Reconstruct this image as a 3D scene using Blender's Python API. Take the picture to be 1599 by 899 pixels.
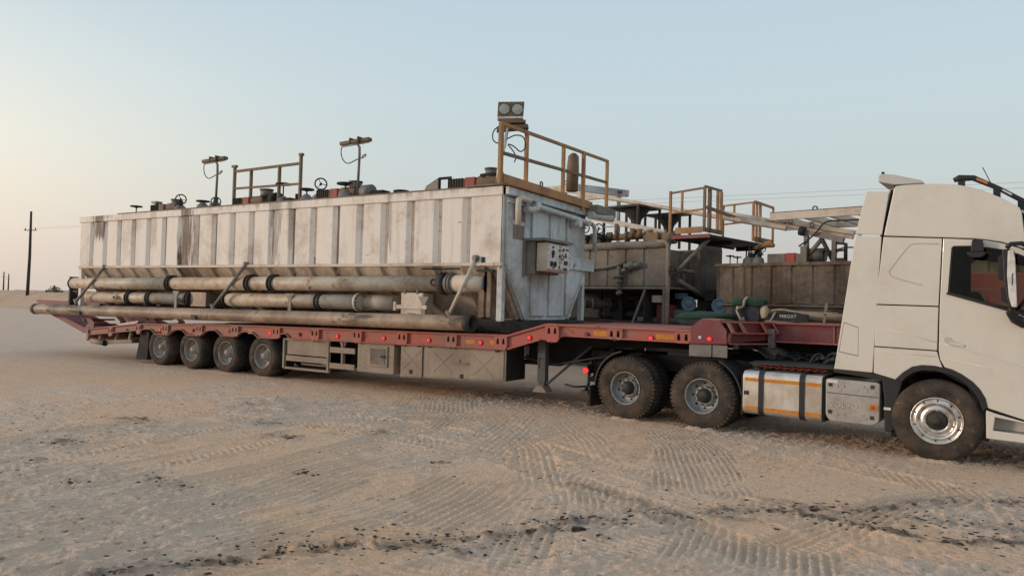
import bpy, math, random
import numpy as np
from mathutils import Vector, Matrix
from mathutils.geometry import tessellate_polygon
random.seed(7); rng = np.random.default_rng(11)
R = math.radians; PI = math.pi
for o in list(bpy.data.objects): bpy.data.objects.remove(o)
SC = bpy.context.scene
COL = SC.collection

# ------------------------------------------------------------------ camera
def make_camera():
    yaw, pitch, roll = R(31.18), R(1.306), R(1.55)
    fwd = Vector((-math.sin(yaw)*math.cos(pitch), math.cos(yaw)*math.cos(pitch), math.sin(pitch)))
    r0 = Vector((math.cos(yaw), math.sin(yaw), 0)); u0 = r0.cross(fwd)
    up = u0*math.cos(roll) - r0*math.sin(roll); rt = r0*math.cos(roll) + u0*math.sin(roll)
    cd = bpy.data.cameras.new('camera'); cd.sensor_width = 36; cd.lens = 36*1108.9/1599
    cd.clip_start = 0.1; cd.clip_end = 6000
    co = bpy.data.objects.new('camera', cd); COL.objects.link(co)
    m = Matrix((rt, up, -fwd)).transposed().to_4x4(); m.translation = Vector((0, -11.425, 1.892))
    co.matrix_world = m; SC.camera = co
make_camera()

# ------------------------------------------------------------------ sky and sun
SUN_EL, SUN_DIR = R(9), Vector((-0.80, -0.60, 0)).normalized()
def make_world():
    w = bpy.data.worlds.new('World'); SC.world = w; w.use_nodes = True
    nt = w.node_tree; nt.nodes.clear(); N = nt.nodes.new; L = nt.links.new
    out = N('ShaderNodeOutputWorld')
    tc = N('ShaderNodeTexCoord'); sep = N('ShaderNodeSeparateXYZ'); L(tc.outputs['Generated'], sep.inputs[0])
    ramp = N('ShaderNodeValToRGB'); L(sep.outputs['Z'], ramp.inputs[0])
    stops = [(0.0, (.57, .52, .50)), (.05, (.60, .56, .54)), (.11, (.61, .625, .60)), (.18, (.61, .69, .69)),
             (.27, (.60, .72, .76)), (.42, (.55, .68, .775)), (1.0, (.47, .56, .66))]
    cr = ramp.color_ramp
    while len(cr.elements) < len(stops): cr.elements.new(.5)
    for e, (p, c) in zip(cr.elements, stops): e.position = p; e.color = (*c, 1)
    # broad warm glow low over the side the sun goes down on
    def dotn(v):
        d = N('ShaderNodeVectorMath'); d.operation = 'DOT_PRODUCT'; L(tc.outputs['Generated'], d.inputs[0])
        d.inputs[1].default_value = Vector(v).normalized(); return d.outputs['Value']
    def mth(op, a, b=None, clamp=False):
        m = N('ShaderNodeMath'); m.operation = op; m.use_clamp = clamp
        for i, v in enumerate((a, b)):
            if v is None: continue
            if hasattr(v, 'links'): L(v, m.inputs[i])
            else: m.inputs[i].default_value = v
        return m.outputs[0]
    d1 = mth('MAXIMUM', dotn((-.99, .05, .16)), 0); g1 = mth('POWER', d1, 7.0)
    low = mth('SUBTRACT', sep.outputs['Z'], .13); low = mth('MULTIPLY', low, low); low = mth('MULTIPLY', low, -28.0); low = mth('EXPONENT', low)
    g = mth('MULTIPLY', g1, low)
    mx = N('ShaderNodeMixRGB'); mx.blend_type = 'ADD'; mx.inputs[0].default_value = 1
    L(ramp.outputs[0], mx.inputs[1])
    sc = N('ShaderNodeMixRGB'); sc.blend_type = 'MULTIPLY'; sc.inputs[0].default_value = 1
    sc.inputs[1].default_value = (.50, .34, .17, 1)
    cmb = N('ShaderNodeCombineXYZ')
    for i in range(3): L(g, cmb.inputs[i])
    L(cmb.outputs[0], sc.inputs[2]); L(sc.outputs[0], mx.inputs[2])
    bg = N('ShaderNodeBackground'); L(mx.outputs[0], bg.inputs[0]); bg.inputs[1].default_value = 1.0
    sky = N('ShaderNodeTexSky'); sky.sky_type = 'NISHITA'; sky.sun_disc = False
    sky.sun_elevation = SUN_EL; sky.sun_rotation = math.atan2(SUN_DIR.x, SUN_DIR.y)
    sky.dust_density = 3; sky.air_density = 1.0
    bg2 = N('ShaderNodeBackground'); L(sky.outputs[0], bg2.inputs[0]); bg2.inputs[1].default_value = 0.10
    ms = N('ShaderNodeMixShader'); ms.inputs[0].default_value = .08
    L(bg.outputs[0], ms.inputs[1]); L(bg2.outputs[0], ms.inputs[2]); L(ms.outputs[0], out.inputs[0])
make_world()
sl = bpy.data.lights.new('sun', 'SUN'); sl.energy = 1.6; sl.angle = R(12); sl.color = (1.0, .76, .58)
so = bpy.data.objects.new('sun', sl); COL.objects.link(so); so.location = (-30, -30, 20)
tosun = Vector((SUN_DIR.x*math.cos(SUN_EL), SUN_DIR.y*math.cos(SUN_EL), math.sin(SUN_EL)))
so.rotation_euler = tosun.to_track_quat('Z', 'Y').to_euler()
vs = SC.view_settings; vs.view_transform = 'Standard'; vs.look = 'None'; vs.gamma = 1; vs.exposure = 0.0; vs.use_curve_mapping = False
SC.render.engine = 'CYCLES'

# ------------------------------------------------------------------ materials
MATS = {}
class NT:
    def __init__(s, name):
        s.m = bpy.data.materials.new(name); s.m.use_nodes = True; s.t = s.m.node_tree
        s.b = s.t.nodes['Principled BSDF']; s.tc = s.t.nodes.new('ShaderNodeTexCoord'); s.co = s.tc.outputs['Object']
    def n(s, k): return s.t.nodes.new(k)
    def l(s, a, b): s.t.links.new(a, b)
    def inp(s, sock, v):
        if hasattr(v, 'links'): s.l(v, sock)
        elif isinstance(v, (tuple, list)): sock.default_value = (*v, 1) if len(v) == 3 and len(sock.default_value) == 4 else v
        else: sock.default_value = v
    def map(s, sc=(1, 1, 1), loc=(0, 0, 0), rot=(0, 0, 0)):
        m = s.n('ShaderNodeMapping'); s.l(s.co, m.inputs[0]); m.inputs['Scale'].default_value = sc; m.inputs['Location'].default_value = loc
        m.inputs['Rotation'].default_value = rot; return m.outputs[0]
    def noise(s, scale, detail=6, rough=.6, co=None, dist=0):
        m = s.n('ShaderNodeTexNoise'); s.l(co or s.co, m.inputs['Vector']); m.inputs['Scale'].default_value = scale
        m.inputs['Detail'].default_value = detail; m.inputs['Roughness'].default_value = rough; m.inputs['Distortion'].default_value = dist
        return m.outputs['Fac']
    def step(s, v, a, b, lo=0, hi=1):
        m = s.n('ShaderNodeMapRange'); m.interpolation_type = 'SMOOTHSTEP'; s.inp(m.inputs['Value'], v)
        m.inputs['From Min'].default_value = a; m.inputs['From Max'].default_value = b
        m.inputs['To Min'].default_value = lo; m.inputs['To Max'].default_value = hi; return m.outputs[0]
    def mul(s, a, b, op='MULTIPLY'):
        m = s.n('ShaderNodeMath'); m.operation = op; s.inp(m.inputs[0], a); s.inp(m.inputs[1], b); return m.outputs[0]
    def mix(s, f, a, b):
        m = s.n('ShaderNodeMixRGB'); s.inp(m.inputs[0], f); s.inp(m.inputs[1], a); s.inp(m.inputs[2], b); return m.outputs[0]
    def bump(s, h, st=.3, d=.02):
        m = s.n('ShaderNodeBump'); m.inputs['Strength'].default_value = st; m.inputs['Distance'].default_value = d
        s.l(h, m.inputs['Height']); s.l(m.outputs[0], s.b.inputs['Normal'])
    def sep(s):
        m = s.n('ShaderNodeSeparateXYZ'); s.l(s.co, m.inputs[0]); return m.outputs

def paint(name, base, dirt, amt=.5, rust=(.10, .045, .02), rust_amt=0., rough=.6, metal=0., streak=.5, sc=1., bump=.25, coat=0, stains=(), stain_col=(.03, .02, .014), zoff=0., toprun=None, blot=0., dustx=None, coat_r=.03):
    t = NT(name)
    big = t.noise(.9*sc, 7, .62)
    fine = t.noise(9*sc, 6, .7)
    m1 = t.step(t.mul(big, t.mul(fine, .35), 'ADD'), .72-.34*amt, .98-.20*amt)
    c = t.mix(t.mul(m1, .85), base, dirt)
    if streak:
        st = t.noise(1., 5, .65, t.map((7*sc, 7*sc, .45*sc)))
        c = t.mix(t.mul(t.step(st, .50, .78), streak), c, tuple(.55*x for x in dirt))
    if rust_amt:
        rn = t.noise(3.2*sc, 9, .72, dist=.4)
        rm = t.step(rn, .69-.22*rust_amt, .73-.18*rust_amt)
        c = t.mix(t.mul(rm, .9), c, t.mix(t.noise(22*sc, 3), rust, tuple(min(1, 2.4*x) for x in rust)))
    if blot:
        bn = t.noise(1., 7, .68, t.map((.55, 1.6, 2.2), (3.1, 1.7, .4)), dist=.6); c = t.mix(t.mul(t.step(bn, .66-.2*blot, .72-.17*blot), .85), c, (.045, .030, .021))
    if dustx:
        X, Y, Z = t.sep(); k = t.mul(t.step(t.mul(X, t.mul(big, 4.), 'ADD'), dustx[0], dustx[1]), t.step(fine, .3, .65, .55, 1)); c = t.mix(t.mul(k, dustx[3]), c, dustx[2])
    if toprun:
        X, Y, Z = t.sep(); Z = t.mul(Z, zoff, 'ADD'); z0, ln = toprun
        rn = t.noise(1., 5, .75, t.map((5, 5, .3))); k = t.mul(t.mul(Z, t.mul(rn, ln*1.7), 'ADD'), 0, 'ADD')
        k = t.mul(t.step(k, z0+ln*.62, z0+ln*1.1), t.step(t.noise(.7, 4, .6), .42, .62)); c = t.mix(t.mul(k, .75), c, (.16, .10, .065))
    for (x0, w, ztop, zbot, s_) in stains:
        X, Y, Z = t.sep(); Z = t.mul(Z, zoff, 'ADD')
        wob = t.mul(t.mul(t.noise(5, 5, .75, t.map((1.6, .2, .16), (x0, 0, 0))), .5, 'SUBTRACT'), w*3.6)
        dx = t.mul(t.mul(t.mul(X, x0+14.5, 'SUBTRACT'), wob, 'ADD'), 0., 'ADD')
        a = t.mul(dx, dx); k = t.step(a, w*w*.15, w*w, 1, 0)
        zz = t.mul(Z, t.mul(t.noise(1., 4, .7, t.map((16, 16, .2))), (ztop-zbot)*1.1), 'ADD')
        k = t.mul(k, t.step(zz, zbot+(ztop-zbot)*.78, zbot+(ztop-zbot)*.90))
        k = t.mul(k, t.step(t.noise(1., 5, .7, t.map((34, 5, 1.0), (x0, 0, 0))), .34, .47, .70, 1)); c = t.mix(t.mul(k, s_), c, stain_col)
    t.l(c, t.b.inputs['Base Color'])
    t.b.inputs['Roughness'].default_value = rough; t.b.inputs['Metallic'].default_value = metal
    t.b.inputs['Coat Weight'].default_value = coat
    if bump: t.bump(t.mul(fine, t.noise(40*sc, 3), 'ADD'), bump, .012)
    MATS[name] = t.m; return t.m
def plain(name, col, rough=.5, metal=0., emit=None, es=0.):
    t = NT(name); n = t.noise(14, 5)
    t.l(t.mix(t.step(n, .3, .75), col, tuple(.7*x for x in col)), t.b.inputs['Base Color'])
    t.b.inputs['Roughness'].default_value = rough; t.b.inputs['Metallic'].default_value = metal
    if emit: t.b.inputs['Emission Color'].default_value = (*emit, 1); t.b.inputs['Emission Strength'].default_value = es
    MATS[name] = t.m; return t.m
paint('tank_white', (.74, .685, .625), (.44, .35, .27), .22, (.10, .05, .025), .12, .60, streak=.38, bump=.12, zoff=1.3, toprun=(4.13, .5),
      stains=((-16.86, .34, 4.3, 1.2, .97), (-20.95, .32, 4.25, 3.2, .97), (-13.45, .22, 4.15, 2.2, .55), (-12.95, .12, 4.1, 2.7, .4), (-9.95, .07, 4.05, 2.7, .45), (-18.3, .16, 4.1, 2.7, .35)),
      stain_col=(.065, .035, .019))
paint('shaded_white', (.60, .65, .665), (.29, .28, .25), .55, (.12, .06, .03), .25, .6, streak=.6)  # white paint with the sunless end's sky-blue shade mixed into the colour
paint('tank_groove', (.50, .45, .40), (.26, .20, .15), .6, (.08, .04, .02), .4, .75, streak=.7, zoff=1.3, stain_col=(.06, .036, .024), stains=((-16.86, .34, 4.3, 1.2, .97), (-20.95, .32, 4.25, 3.2, .97), (-12.95, .3, 4.1, 1.8, .8), (-15.75, .2, 4.1, 2.2, .7), (-11.45, .2, 4.1, 1.8, .75), (-19.9, .15, 4.1, 2.4, .6), (-17.8, .2, 4.1, 1.8, .8), (-9.9, .2, 4.1, 2.6, .8), (-18.3, .16, 4.1, 2.7, .7), (-13.7, .2, 4.1, 2.6, .8)))
paint('hopper_side', (.60, .50, .40), (.26, .18, .12), .55, (.11, .05, .02), .35, .7, streak=.6, stains=((-16.86, .5, 2.9, 1.5, .9),), stain_col=(.05, .03, .02), zoff=1.3)
paint('pipe_cream', (.60, .51, .40), (.28, .18, .11), .55, (.07, .035, .018), .40, .50, streak=0, sc=1.3, blot=.35)
paint('pipe_brown', (.42, .31, .22), (.15, .095, .06), .74, (.06, .03, .016), .45, .55, streak=0, sc=1.2, blot=.6)
paint('oily_black', (.016, .015, .014), (.06, .05, .04), .5, (.07, .04, .02), .25, .7, streak=0, sc=2)
paint('frame_dark', (.012, .011, .011), (.035, .03, .026), .5, rough=.85, streak=0, sc=2)
paint('trailer_red', (.42, .098, .074), (.26, .15, .12), .54, (.07, .035, .022), .5, .65, streak=.3, sc=1.5, dustx=(2.6, -4.0, (.24, .165, .13), .62))
paint('deep_red', (.19, .035, .045), (.18, .10, .09), .35, (.06, .03, .02), .3, .6, streak=.2, sc=1.5)
paint('box_beige', (.33, .26, .20), (.20, .155, .12), .6, (.12, .07, .04), .25, .7, streak=.4, sc=1.5)
paint('rail_orange', (.44, .215, .075), (.20, .12, .07), .55, (.07, .04, .025), .45, .65, streak=.3, sc=2)
paint('rail_brown', (.22, .135, .075), (.12, .085, .06), .6, (.05, .03, .02), .5, .7, streak=0, sc=2)
paint('beam_cream', (.60, .52, .43), (.38, .30, .23), .4, (.16, .07, .03), .3, .6, streak=.2, sc=1.5)
paint('mud_brown', (.225, .195, .165), (.12, .095, .076), .55, (.07, .04, .025), .4, .8, streak=.5, sc=1.2, bump=.5)
paint('rusty_wall', (.32, .235, .165), (.10, .058, .034), .68, (.06, .026, .013), .45, .75, streak=.9, sc=1.1)
paint('grey_metal', (.22, .215, .205), (.13, .11, .09), .5, (.09, .05, .03), .3, .6, .3, streak=0, sc=3)
paint('motor_red', (.42, .06, .04), (.16, .05, .04), .4, (.05, .03, .02), .25, .6, streak=0, sc=4)
paint('motor_blue', (.13, .20, .26), (.08, .08, .08), .5, (.05, .03, .02), .3, .6, streak=0, sc=4)
paint('tyre', (.022, .021, .020), (.11, .075, .05), .66, (.15, .095, .06), .38, .9, streak=0, sc=3.5, bump=.6)
paint('tyre_clean', (.012, .012, .013), (.045, .036, .03), .35, rough=.85, streak=0, sc=3)
paint('rim_grey', (.30, .33, .35), (.22, .17, .13), .5, (.10, .06, .04), .3, .5, .35, streak=0, sc=5)
paint('rim_dusty', (.34, .33, .315), (.20, .15, .11), .5, (.10, .06, .04), .35, .6, .2, streak=0, sc=5)
paint('rim_bright', (.74, .71, .68), (.30, .22, .16), .42, (.08, .05, .03), .2, .30, .85, streak=0, sc=5, bump=.1)
paint('alu', (.66, .62, .57), (.44, .36, .28), .55, rough=.38, metal=.75, streak=.35, sc=2.5, bump=.12)
paint('box_silver', (.40, .385, .36), (.28, .24, .20), .5, rough=.45, metal=.3, streak=.2, sc=3)
paint('cab_white', (.66, .62, .545), (.56, .51, .435), .22, rough=.24, streak=.10, sc=.8, bump=.012, coat=.6)
paint('cab_grey', (.52, .50, .46), (.40, .37, .33), .3, rough=.4, streak=0, bump=.02)
paint('tarp_green', (.008, .055, .032), (.012, .03, .022), .5, rough=.85, streak=0, sc=5, bump=.6)
paint('cloth_dark', (.015, .02, .035), (.05, .05, .055), .4, rough=.9, streak=0, sc=5, bump=.5)
paint('cloth_tan', (.42, .34, .25), (.20, .16, .12), .5, rough=.9, streak=0, sc=8, bump=.5)
paint('pole_wood', (.055, .042, .034), (.03, .025, .02), .5, rough=.9, streak=.4, sc=2)
paint('red_cab', (.40, .045, .035), (.30, .14, .11), .35, rough=.4, streak=.1, sc=1)
paint('dull_grey', (.085, .085, .085), (.07, .06, .05), .5, rough=.7, streak=0, sc=3)
plain('plastic_black', (.014, .014, .015), .5)
plain('gap_black', (.004, .004, .004), .9)
plain('seat_cloth', (.035, .035, .032), .9)
plain('reflector_orange', (.62, .235, .025), .35)
plain('reflector_red', (.60, .05, .02), .35)
plain('plate_white', (.72, .70, .66), .5)
plain('lamp_red', (.5, .01, .01), .3, emit=(1, .04, .04), es=1.1)
plain('lamp_red_off', (.35, .02, .015), .3)
plain('lamp_amber', (.6, .22, .03), .3)
plain('lens', (.42, .45, .38), .25)
plain('wire_dark', (.05, .05, .055), .7)
plain('rubber_cable', (.03, .035, .04), .6)
plain('chrome', (.75, .75, .75), .15, 1.)
t = NT('window_glass'); t.b.inputs['Base Color'].default_value = (.60, .66, .58, 1); t.b.inputs['Roughness'].default_value = .02
t.b.inputs['Transmission Weight'].default_value = 1; t.b.inputs['IOR'].default_value = 1.25; MATS['window_glass'] = t.m

# ------------------------------------------------------------------ mesh helpers
class MB:
    def __init__(s): s.v = []; s.f = []; s.s = []
    def add(s, vs_, fs, sm=False):
        b = len(s.v); s.v += [tuple(p) for p in vs_]; s.f += [tuple(b+i for i in f) for f in fs]; s.s += [sm]*len(fs); return s
    def box(s, x0, x1, y0, y1, z0, z1):
        p = [(x, y, z) for x in (x0, x1) for y in (y0, y1) for z in (z0, z1)]
        return s.add(p, [(0, 1, 3, 2), (4, 6, 7, 5), (0, 4, 5, 1), (2, 3, 7, 6), (0, 2, 6, 4), (1, 5, 7, 3)])
    def bar(s, p, q, w, h=None, up=(0, 0, 1)):
        p, q = Vector(p), Vector(q); h = h or w; d = (q-p).normalized(); u = Vector(up)
        if abs(d.dot(u)) > .98: u = Vector((1, 0, 0))
        r = d.cross(u).normalized()*w/2; u = r.cross(d).normalized()*h/2
        vv = [e+a*r+b*u for e in (p, q) for a, b in ((-1, -1), (1, -1), (1, 1), (-1, 1))]
        return s.add(vv, [(0, 1, 2, 3), (7, 6, 5, 4), (0, 4, 5, 1), (1, 5, 6, 2), (2, 6, 7, 3), (3, 7, 4, 0)])
    def tube(s, pts, r, n=10, caps=True, closed=False):
        pts = [Vector(p) for p in pts]
        if not closed and 5 <= len(pts) <= 20 and not isinstance(r, (list, tuple)) and r < .04:      # cables and hoses: round the corners
            for _ in range(2):
                q_ = [pts[0]]
                for a_, b_ in zip(pts, pts[1:]): q_ += [a_*.75+b_*.25, a_*.25+b_*.75]
                pts = q_+[pts[-1]]
        N = len(pts); rr = r if isinstance(r, (list, tuple)) else [r]*N
        vv = []; ref = None
        for i, p in enumerate(pts):
            a = pts[(i-1) % N] if (i or closed) else p; b = pts[(i+1) % N] if (i < N-1 or closed) else p
            d = (b-a).normalized()
            if ref is None: ref = Vector((0, 0, 1)) if abs(d.z) < .9 else Vector((1, 0, 0))
            x = d.cross(ref).normalized(); y = x.cross(d).normalized(); ref = y
            vv += [p+rr[i]*(math.cos(2*PI*k/n)*x+math.sin(2*PI*k/n)*y) for k in range(n)]
        fs = []
        for i in range(N if closed else N-1):
            j = (i+1) % N
            fs += [(i*n+k, i*n+(k+1) % n, j*n+(k+1) % n, j*n+k) for k in range(n)]
        s.add(vv, fs, True)
        if caps and not closed:
            b = len(s.v)-len(vv); s.f += [tuple(b+k for k in range(n))[::-1], tuple(b+(N-1)*n+k for k in range(n))]; s.s += [False]*2
        return s
    def cyl(s, p, q, r, n=16, r2=None): return s.tube([p, q], [r, r if r2 is None else r2], n)
    def lathe(s, prof, o, ax=(0, -1, 0), n=32, sm=True):     # prof: (radius, distance along ax)
        o = Vector(o); ax = Vector(ax).normalized(); x = Vector((0, 0, 1)) if abs(ax.z) < .9 else Vector((1, 0, 0))
        x = (x-ax*x.dot(ax)).normalized(); y = ax.cross(x)
        vv = [o+ax*a+r*(math.cos(2*PI*k/n)*x+math.sin(2*PI*k/n)*y) for r, a in prof for k in range(n)]
        fs = [(i*n+k, i*n+(k+1) % n, (i+1)*n+(k+1) % n, (i+1)*n+k) for i in range(len(prof)-1) for k in range(n)]
        return s.add(vv, fs, sm)
    def prism(s, poly, d0, d1, fn=None, holes=()):           # 2-D outline (a, b) pushed from depth d0 to d1
        fn = fn or (lambda a, b, d: (a, d, b))
        loops = [list(poly)]+[list(h) for h in holes]
        flat = [p for l_ in loops for p in l_]; n = len(flat)
        tri = [tuple(range(n))] if not holes else tessellate_polygon([[Vector((a, b, 0)) for a, b in l_] for l_ in loops])
        vv = [fn(a, b, d0) for a, b in flat]+[fn(a, b, d1) for a, b in flat]
        fs = [tuple(t_) for t_ in tri]+[tuple(n+i for i in t_)[::-1] for t_ in tri]
        k = 0
        for l_ in loops:
            m = len(l_); fs += [(k+i, k+n+i, k+n+(i+1) % m, k+(i+1) % m) for i in range(m)]; k += m
        return s.add(vv, fs)
    def wheelrim(s): return s
    def mesh(s, name, mat):
        me = bpy.data.meshes.new(name); me.from_pydata(s.v, [], s.f); me.materials.append(MATS[mat])
        me.polygons.foreach_set('use_smooth', s.s); me.update()
        import bmesh
        bm = bmesh.new(); bm.from_mesh(me); bmesh.ops.recalc_face_normals(bm, faces=bm.faces); bm.to_mesh(me); bm.free()
        return me
def obj(name, mb, mat, parent=None, org=None, bevel=0, label=None, kind=None, seg=2):
    """links one mesh object; org is subtracted from the vertices (parts written in world coordinates)"""
    if org is None and parent is not None: org = parent.get('_o')
    if org is not None: mb.v = [(x-org[0], y-org[1], z-org[2]) for x, y, z in mb.v]
    me = mb.mesh(name, mat); o = bpy.data.objects.new(name, me); COL.objects.link(o)
    if parent is not None:
        o.parent = parent
        if parent.get('_o') is not None: o['_o'] = parent['_o']
    if bevel:
        b = o.modifiers.new('bevel', 'BEVEL'); b.width = bevel; b.segments = seg; b.limit_method = 'ANGLE'; b.angle_limit = R(35)
    if label: o['label'] = label
    if kind: o['kind'] = kind
    return o
def thing(name, label, cat, loc=(0, 0, 0), rz=0, group=None, world=True):
    o = bpy.data.objects.new(name, None); COL.objects.link(o); o.location = loc; o.rotation_euler = (0, 0, rz)
    o['label'] = label; o['category'] = cat
    if group: o['group'] = group
    if world: o['_o'] = tuple(loc)
    return o
def single(name, mb, mat, label, cat, loc, group=None, bevel=0):
    o = obj(name, mb, mat, None, org=loc, bevel=bevel); o.location = loc; o['label'] = label; o['category'] = cat
    if group: o['group'] = group
    return o
def arcpts(c, r, a0, a1, n, plane='xz', y=0):
    out = []
    for i in range(n+1):
        a = R(a0+(a1-a0)*i/n); u, v = c[0]+r*math.cos(a), c[1]+r*math.sin(a); out.append((u, y, v) if plane == 'xz' else (u, v, y))
    return out

# ------------------------------------------------------------------ ground
_tab = rng.random((256, 256))
def vnoise(x, y, sx, sy=None, seed=0):
    sy = sy or sx; x = x/sx+seed*17.3; y = y/sy+seed*9.7
    i = np.floor(x).astype(int); j = np.floor(y).astype(int); fx = x-i; fy = y-j
    fx = fx*fx*(3-2*fx); fy = fy*fy*(3-2*fy); g = lambda a, b: _tab[a & 255, b & 255]
    return (g(i, j)*(1-fx)+g(i+1, j)*fx)*(1-fy)+(g(i, j+1)*(1-fx)+g(i+1, j+1)*fx)*fy
def fbm(x, y, s, o=4, seed=0, sy=None):
    r = 0; a = 1; t = 0
    for k in range(o): r = r+a*vnoise(x, y, s/2**k, (sy or s)/2**k, seed+k); t += a; a *= .55
    return r/t
def poly_dist(X, Y, pts, n=50):
    """nearest point on a resampled polyline: distance, signed side, fraction along"""
    p = np.array(pts, float); seg = np.r_[0, np.cumsum(np.hypot(*np.diff(p, axis=0).T))]; s = np.linspace(0, seg[-1], n)
    q = np.c_[np.interp(s, seg, p[:, 0]), np.interp(s, seg, p[:, 1])]
    d = np.gradient(q, axis=0); d /= np.hypot(d[:, 0], d[:, 1])[:, None]
    best = np.full(X.shape, 1e9); side = np.zeros(X.shape); fr = np.zeros(X.shape); al = np.zeros(X.shape)
    for k in range(n):
        dx = X-q[k, 0]; dy = Y-q[k, 1]; r2 = dx*dx+dy*dy; m = r2 < best
        best[m] = r2[m]; side[m] = (d[k, 0]*dy-d[k, 1]*dx)[m]; al[m] = (d[k, 0]*dx+d[k, 1]*dy)[m]; fr[m] = s[k]
    return np.sqrt(best), side, fr+al, seg[-1]
def grow(start, end, step, f=1.07):
    out = []; x = start; s = step; sg = 1 if end > start else -1
    while (end-x)*sg > 0: s *= f; x += sg*s; out.append(x)
    return out
xs = np.array(sorted(grow(-10.5, -1800, .05, 1.06)+list(np.arange(-10.5, -7.6, .026))+list(np.arange(-7.6, 2.6, .0165))+grow(2.6, 1500, .03, 1.08)))
ys = np.array(sorted(grow(-9.4, -900, .03, 1.12)+list(np.arange(-9.4, -2.2, .0165))+list(np.arange(-2.2, 1.2, .035))+grow(1.2, 4500, .04, 1.06)))
GX, GY = np.meshgrid(xs, ys, indexing='ij')
near = np.clip(1-(np.hypot(GX+3, GY+4)-12)/25, 0, 1)
H = (fbm(GX, GY, 1.9, 2, 1)-.5)*.022*near
crust = np.clip((fbm(GX, GY, 1.7, 5, 5)-.42)*4, 0, 1)                       # rough crusted areas
# drag marks and crumbs
a = R(12); U = GX*math.cos(a)-GY*math.sin(a); V = GX*math.sin(a)+GY*math.cos(a)
H += (fbm(V, U, .9, 4, 21, .09)-.5)*.030*near*(.35+.65*crust)
b = R(25); H += (fbm(GX*math.sin(b)+GY*math.cos(b), GX*math.cos(b)-GY*math.sin(b), .45, 3, 23, .06)-.5)*.022*near
H += (fbm(GX, GY, .07, 2, 35)-.5)*.016*near*(.3+.7*crust)
H += (fbm(GX, GY, .15, 3, 31)-.5)*.028*near*(.4+.6*crust)
cr_ = np.abs(fbm(GX, GY, .10, 2, 33)*2-1); H += np.clip(.22-cr_, 0, 1)*.065*near*(.3+.7*crust)          # crumbly lumps
rid = 1-np.abs(fbm(V, U, .6, 3, 27, .16)*2-1); H += np.clip(rid-.80, 0, 1)*.10*near*crust
smooth = np.zeros(GX.shape); dark = np.zeros(GX.shape)
sel = (GX > -15) & (GX < 4) & (GY < 2)
def band(pts, w, arr, amp=1., wob=.5, seed=0):
    ix = np.where(sel); X, Y = GX[ix], GY[ix]
    d, s, t_, Ln = poly_dist(X+(fbm(X, Y, .7, 3, seed)-.5)*wob, Y+(fbm(X, Y, .7, 3, seed+9)-.5)*wob, pts, 60)
    arr[ix] = np.maximum(arr[ix], amp*np.exp(-(d/w)**2))
band([(-13.8, -4.87), (-11.3, -4.7), (-8.94, -4.66), (-7.18, -4.47), (-5.53, -4.46), (-4.15, -4.45), (-2.92, -4.57), (-1.93, -4.55), (-.86, -4.02)], .33, smooth, 1, .4, 3)
band([(-8.93, -7.16), (-8, -6.7), (-6.62, -6.55), (-5.4, -6.59), (-4.56, -6.5), (-3.62, -6.3), (-2.9, -5.2), (-1.9, -4.6)], .26, smooth, 1, .3, 4)
band([(-3.19, -4.77), (-1.46, -3.6), (.88, -1.2), (3, .5)], .6, smooth, .9, .5, 5)
band([(-9.3, -1.0), (-5, -.75), (-1, -.9), (2, -1.3)], .35, smooth, .6, .5, 6)
DK = [(-4.84, -8.72), (-4.52, -8.33), (-4.24, -7.73), (-3.88, -7.3), (-3.54, -7.01), (-3.29, -6.68), (-2.96, -6.21), (-2.7, -5.78), (-2.31, -5.24), (-1.73, -4.63), (-1.14, -4.09), (-.36, -3.38), (.76, -2.32), (2, -1.2)]
DK2 = [(-1.22, -4.28), (-.72, -4.35), (-.31, -4.36), (.07, -4.36), (.61, -4.06)]
band(DK, .10, dark, 1, .30, 7); band(DK, .24, dark, .32, .5, 17); band(DK2, .09, dark, 1, .3, 8); band([(-1.3, -4.1), (-.4, -3.9), (.4, -3.6), (1.6, -3.4)], .2, dark, .5, .5, 19); band([(-3.3, -4.5), (-2.3, -4.9), (-1.3, -4.8)], .08, dark, .6, .3, 20)
SPOTS = [(-8.69, -7.27, .12), (-7.42, -7.57, .13), (-6.84, -7.06, .16), (-6.46, -6.96, .12), (-9.34, -6.52, .2), (-8.68, -4.07, .25), (-10.38, -3.07, .12), (-7.61, -4.65, .3),
         (-5.03, -4.61, .12), (-10.32, -5.09, .35), (-9.46, -6.62, .25), (-2.56, -6.0, .06), (-2.35, -6.01, .06), (-4.16, -7.5, .12), (-3.4, -6.9, .14), (-3.1, -6.9, .12), (-6.9, -3.6, .2), (-5.9, -5.9, .14)]
for x0, y0, r0 in SPOTS:
    m = (abs(GX-x0) < 4*r0) & (abs(GY-y0) < 4*r0); X, Y = GX[m], GY[m]
    d = np.hypot(X-x0+(fbm(X, Y, .3, 3, 2)-.5)*r0*2.5, (Y-y0+(fbm(X, Y, .3, 3, 12)-.5)*r0*2.5)*1.9); dark[m] = np.maximum(dark[m], .8*np.exp(-(d/r0)**2))
H *= 1-.75*smooth
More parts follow.
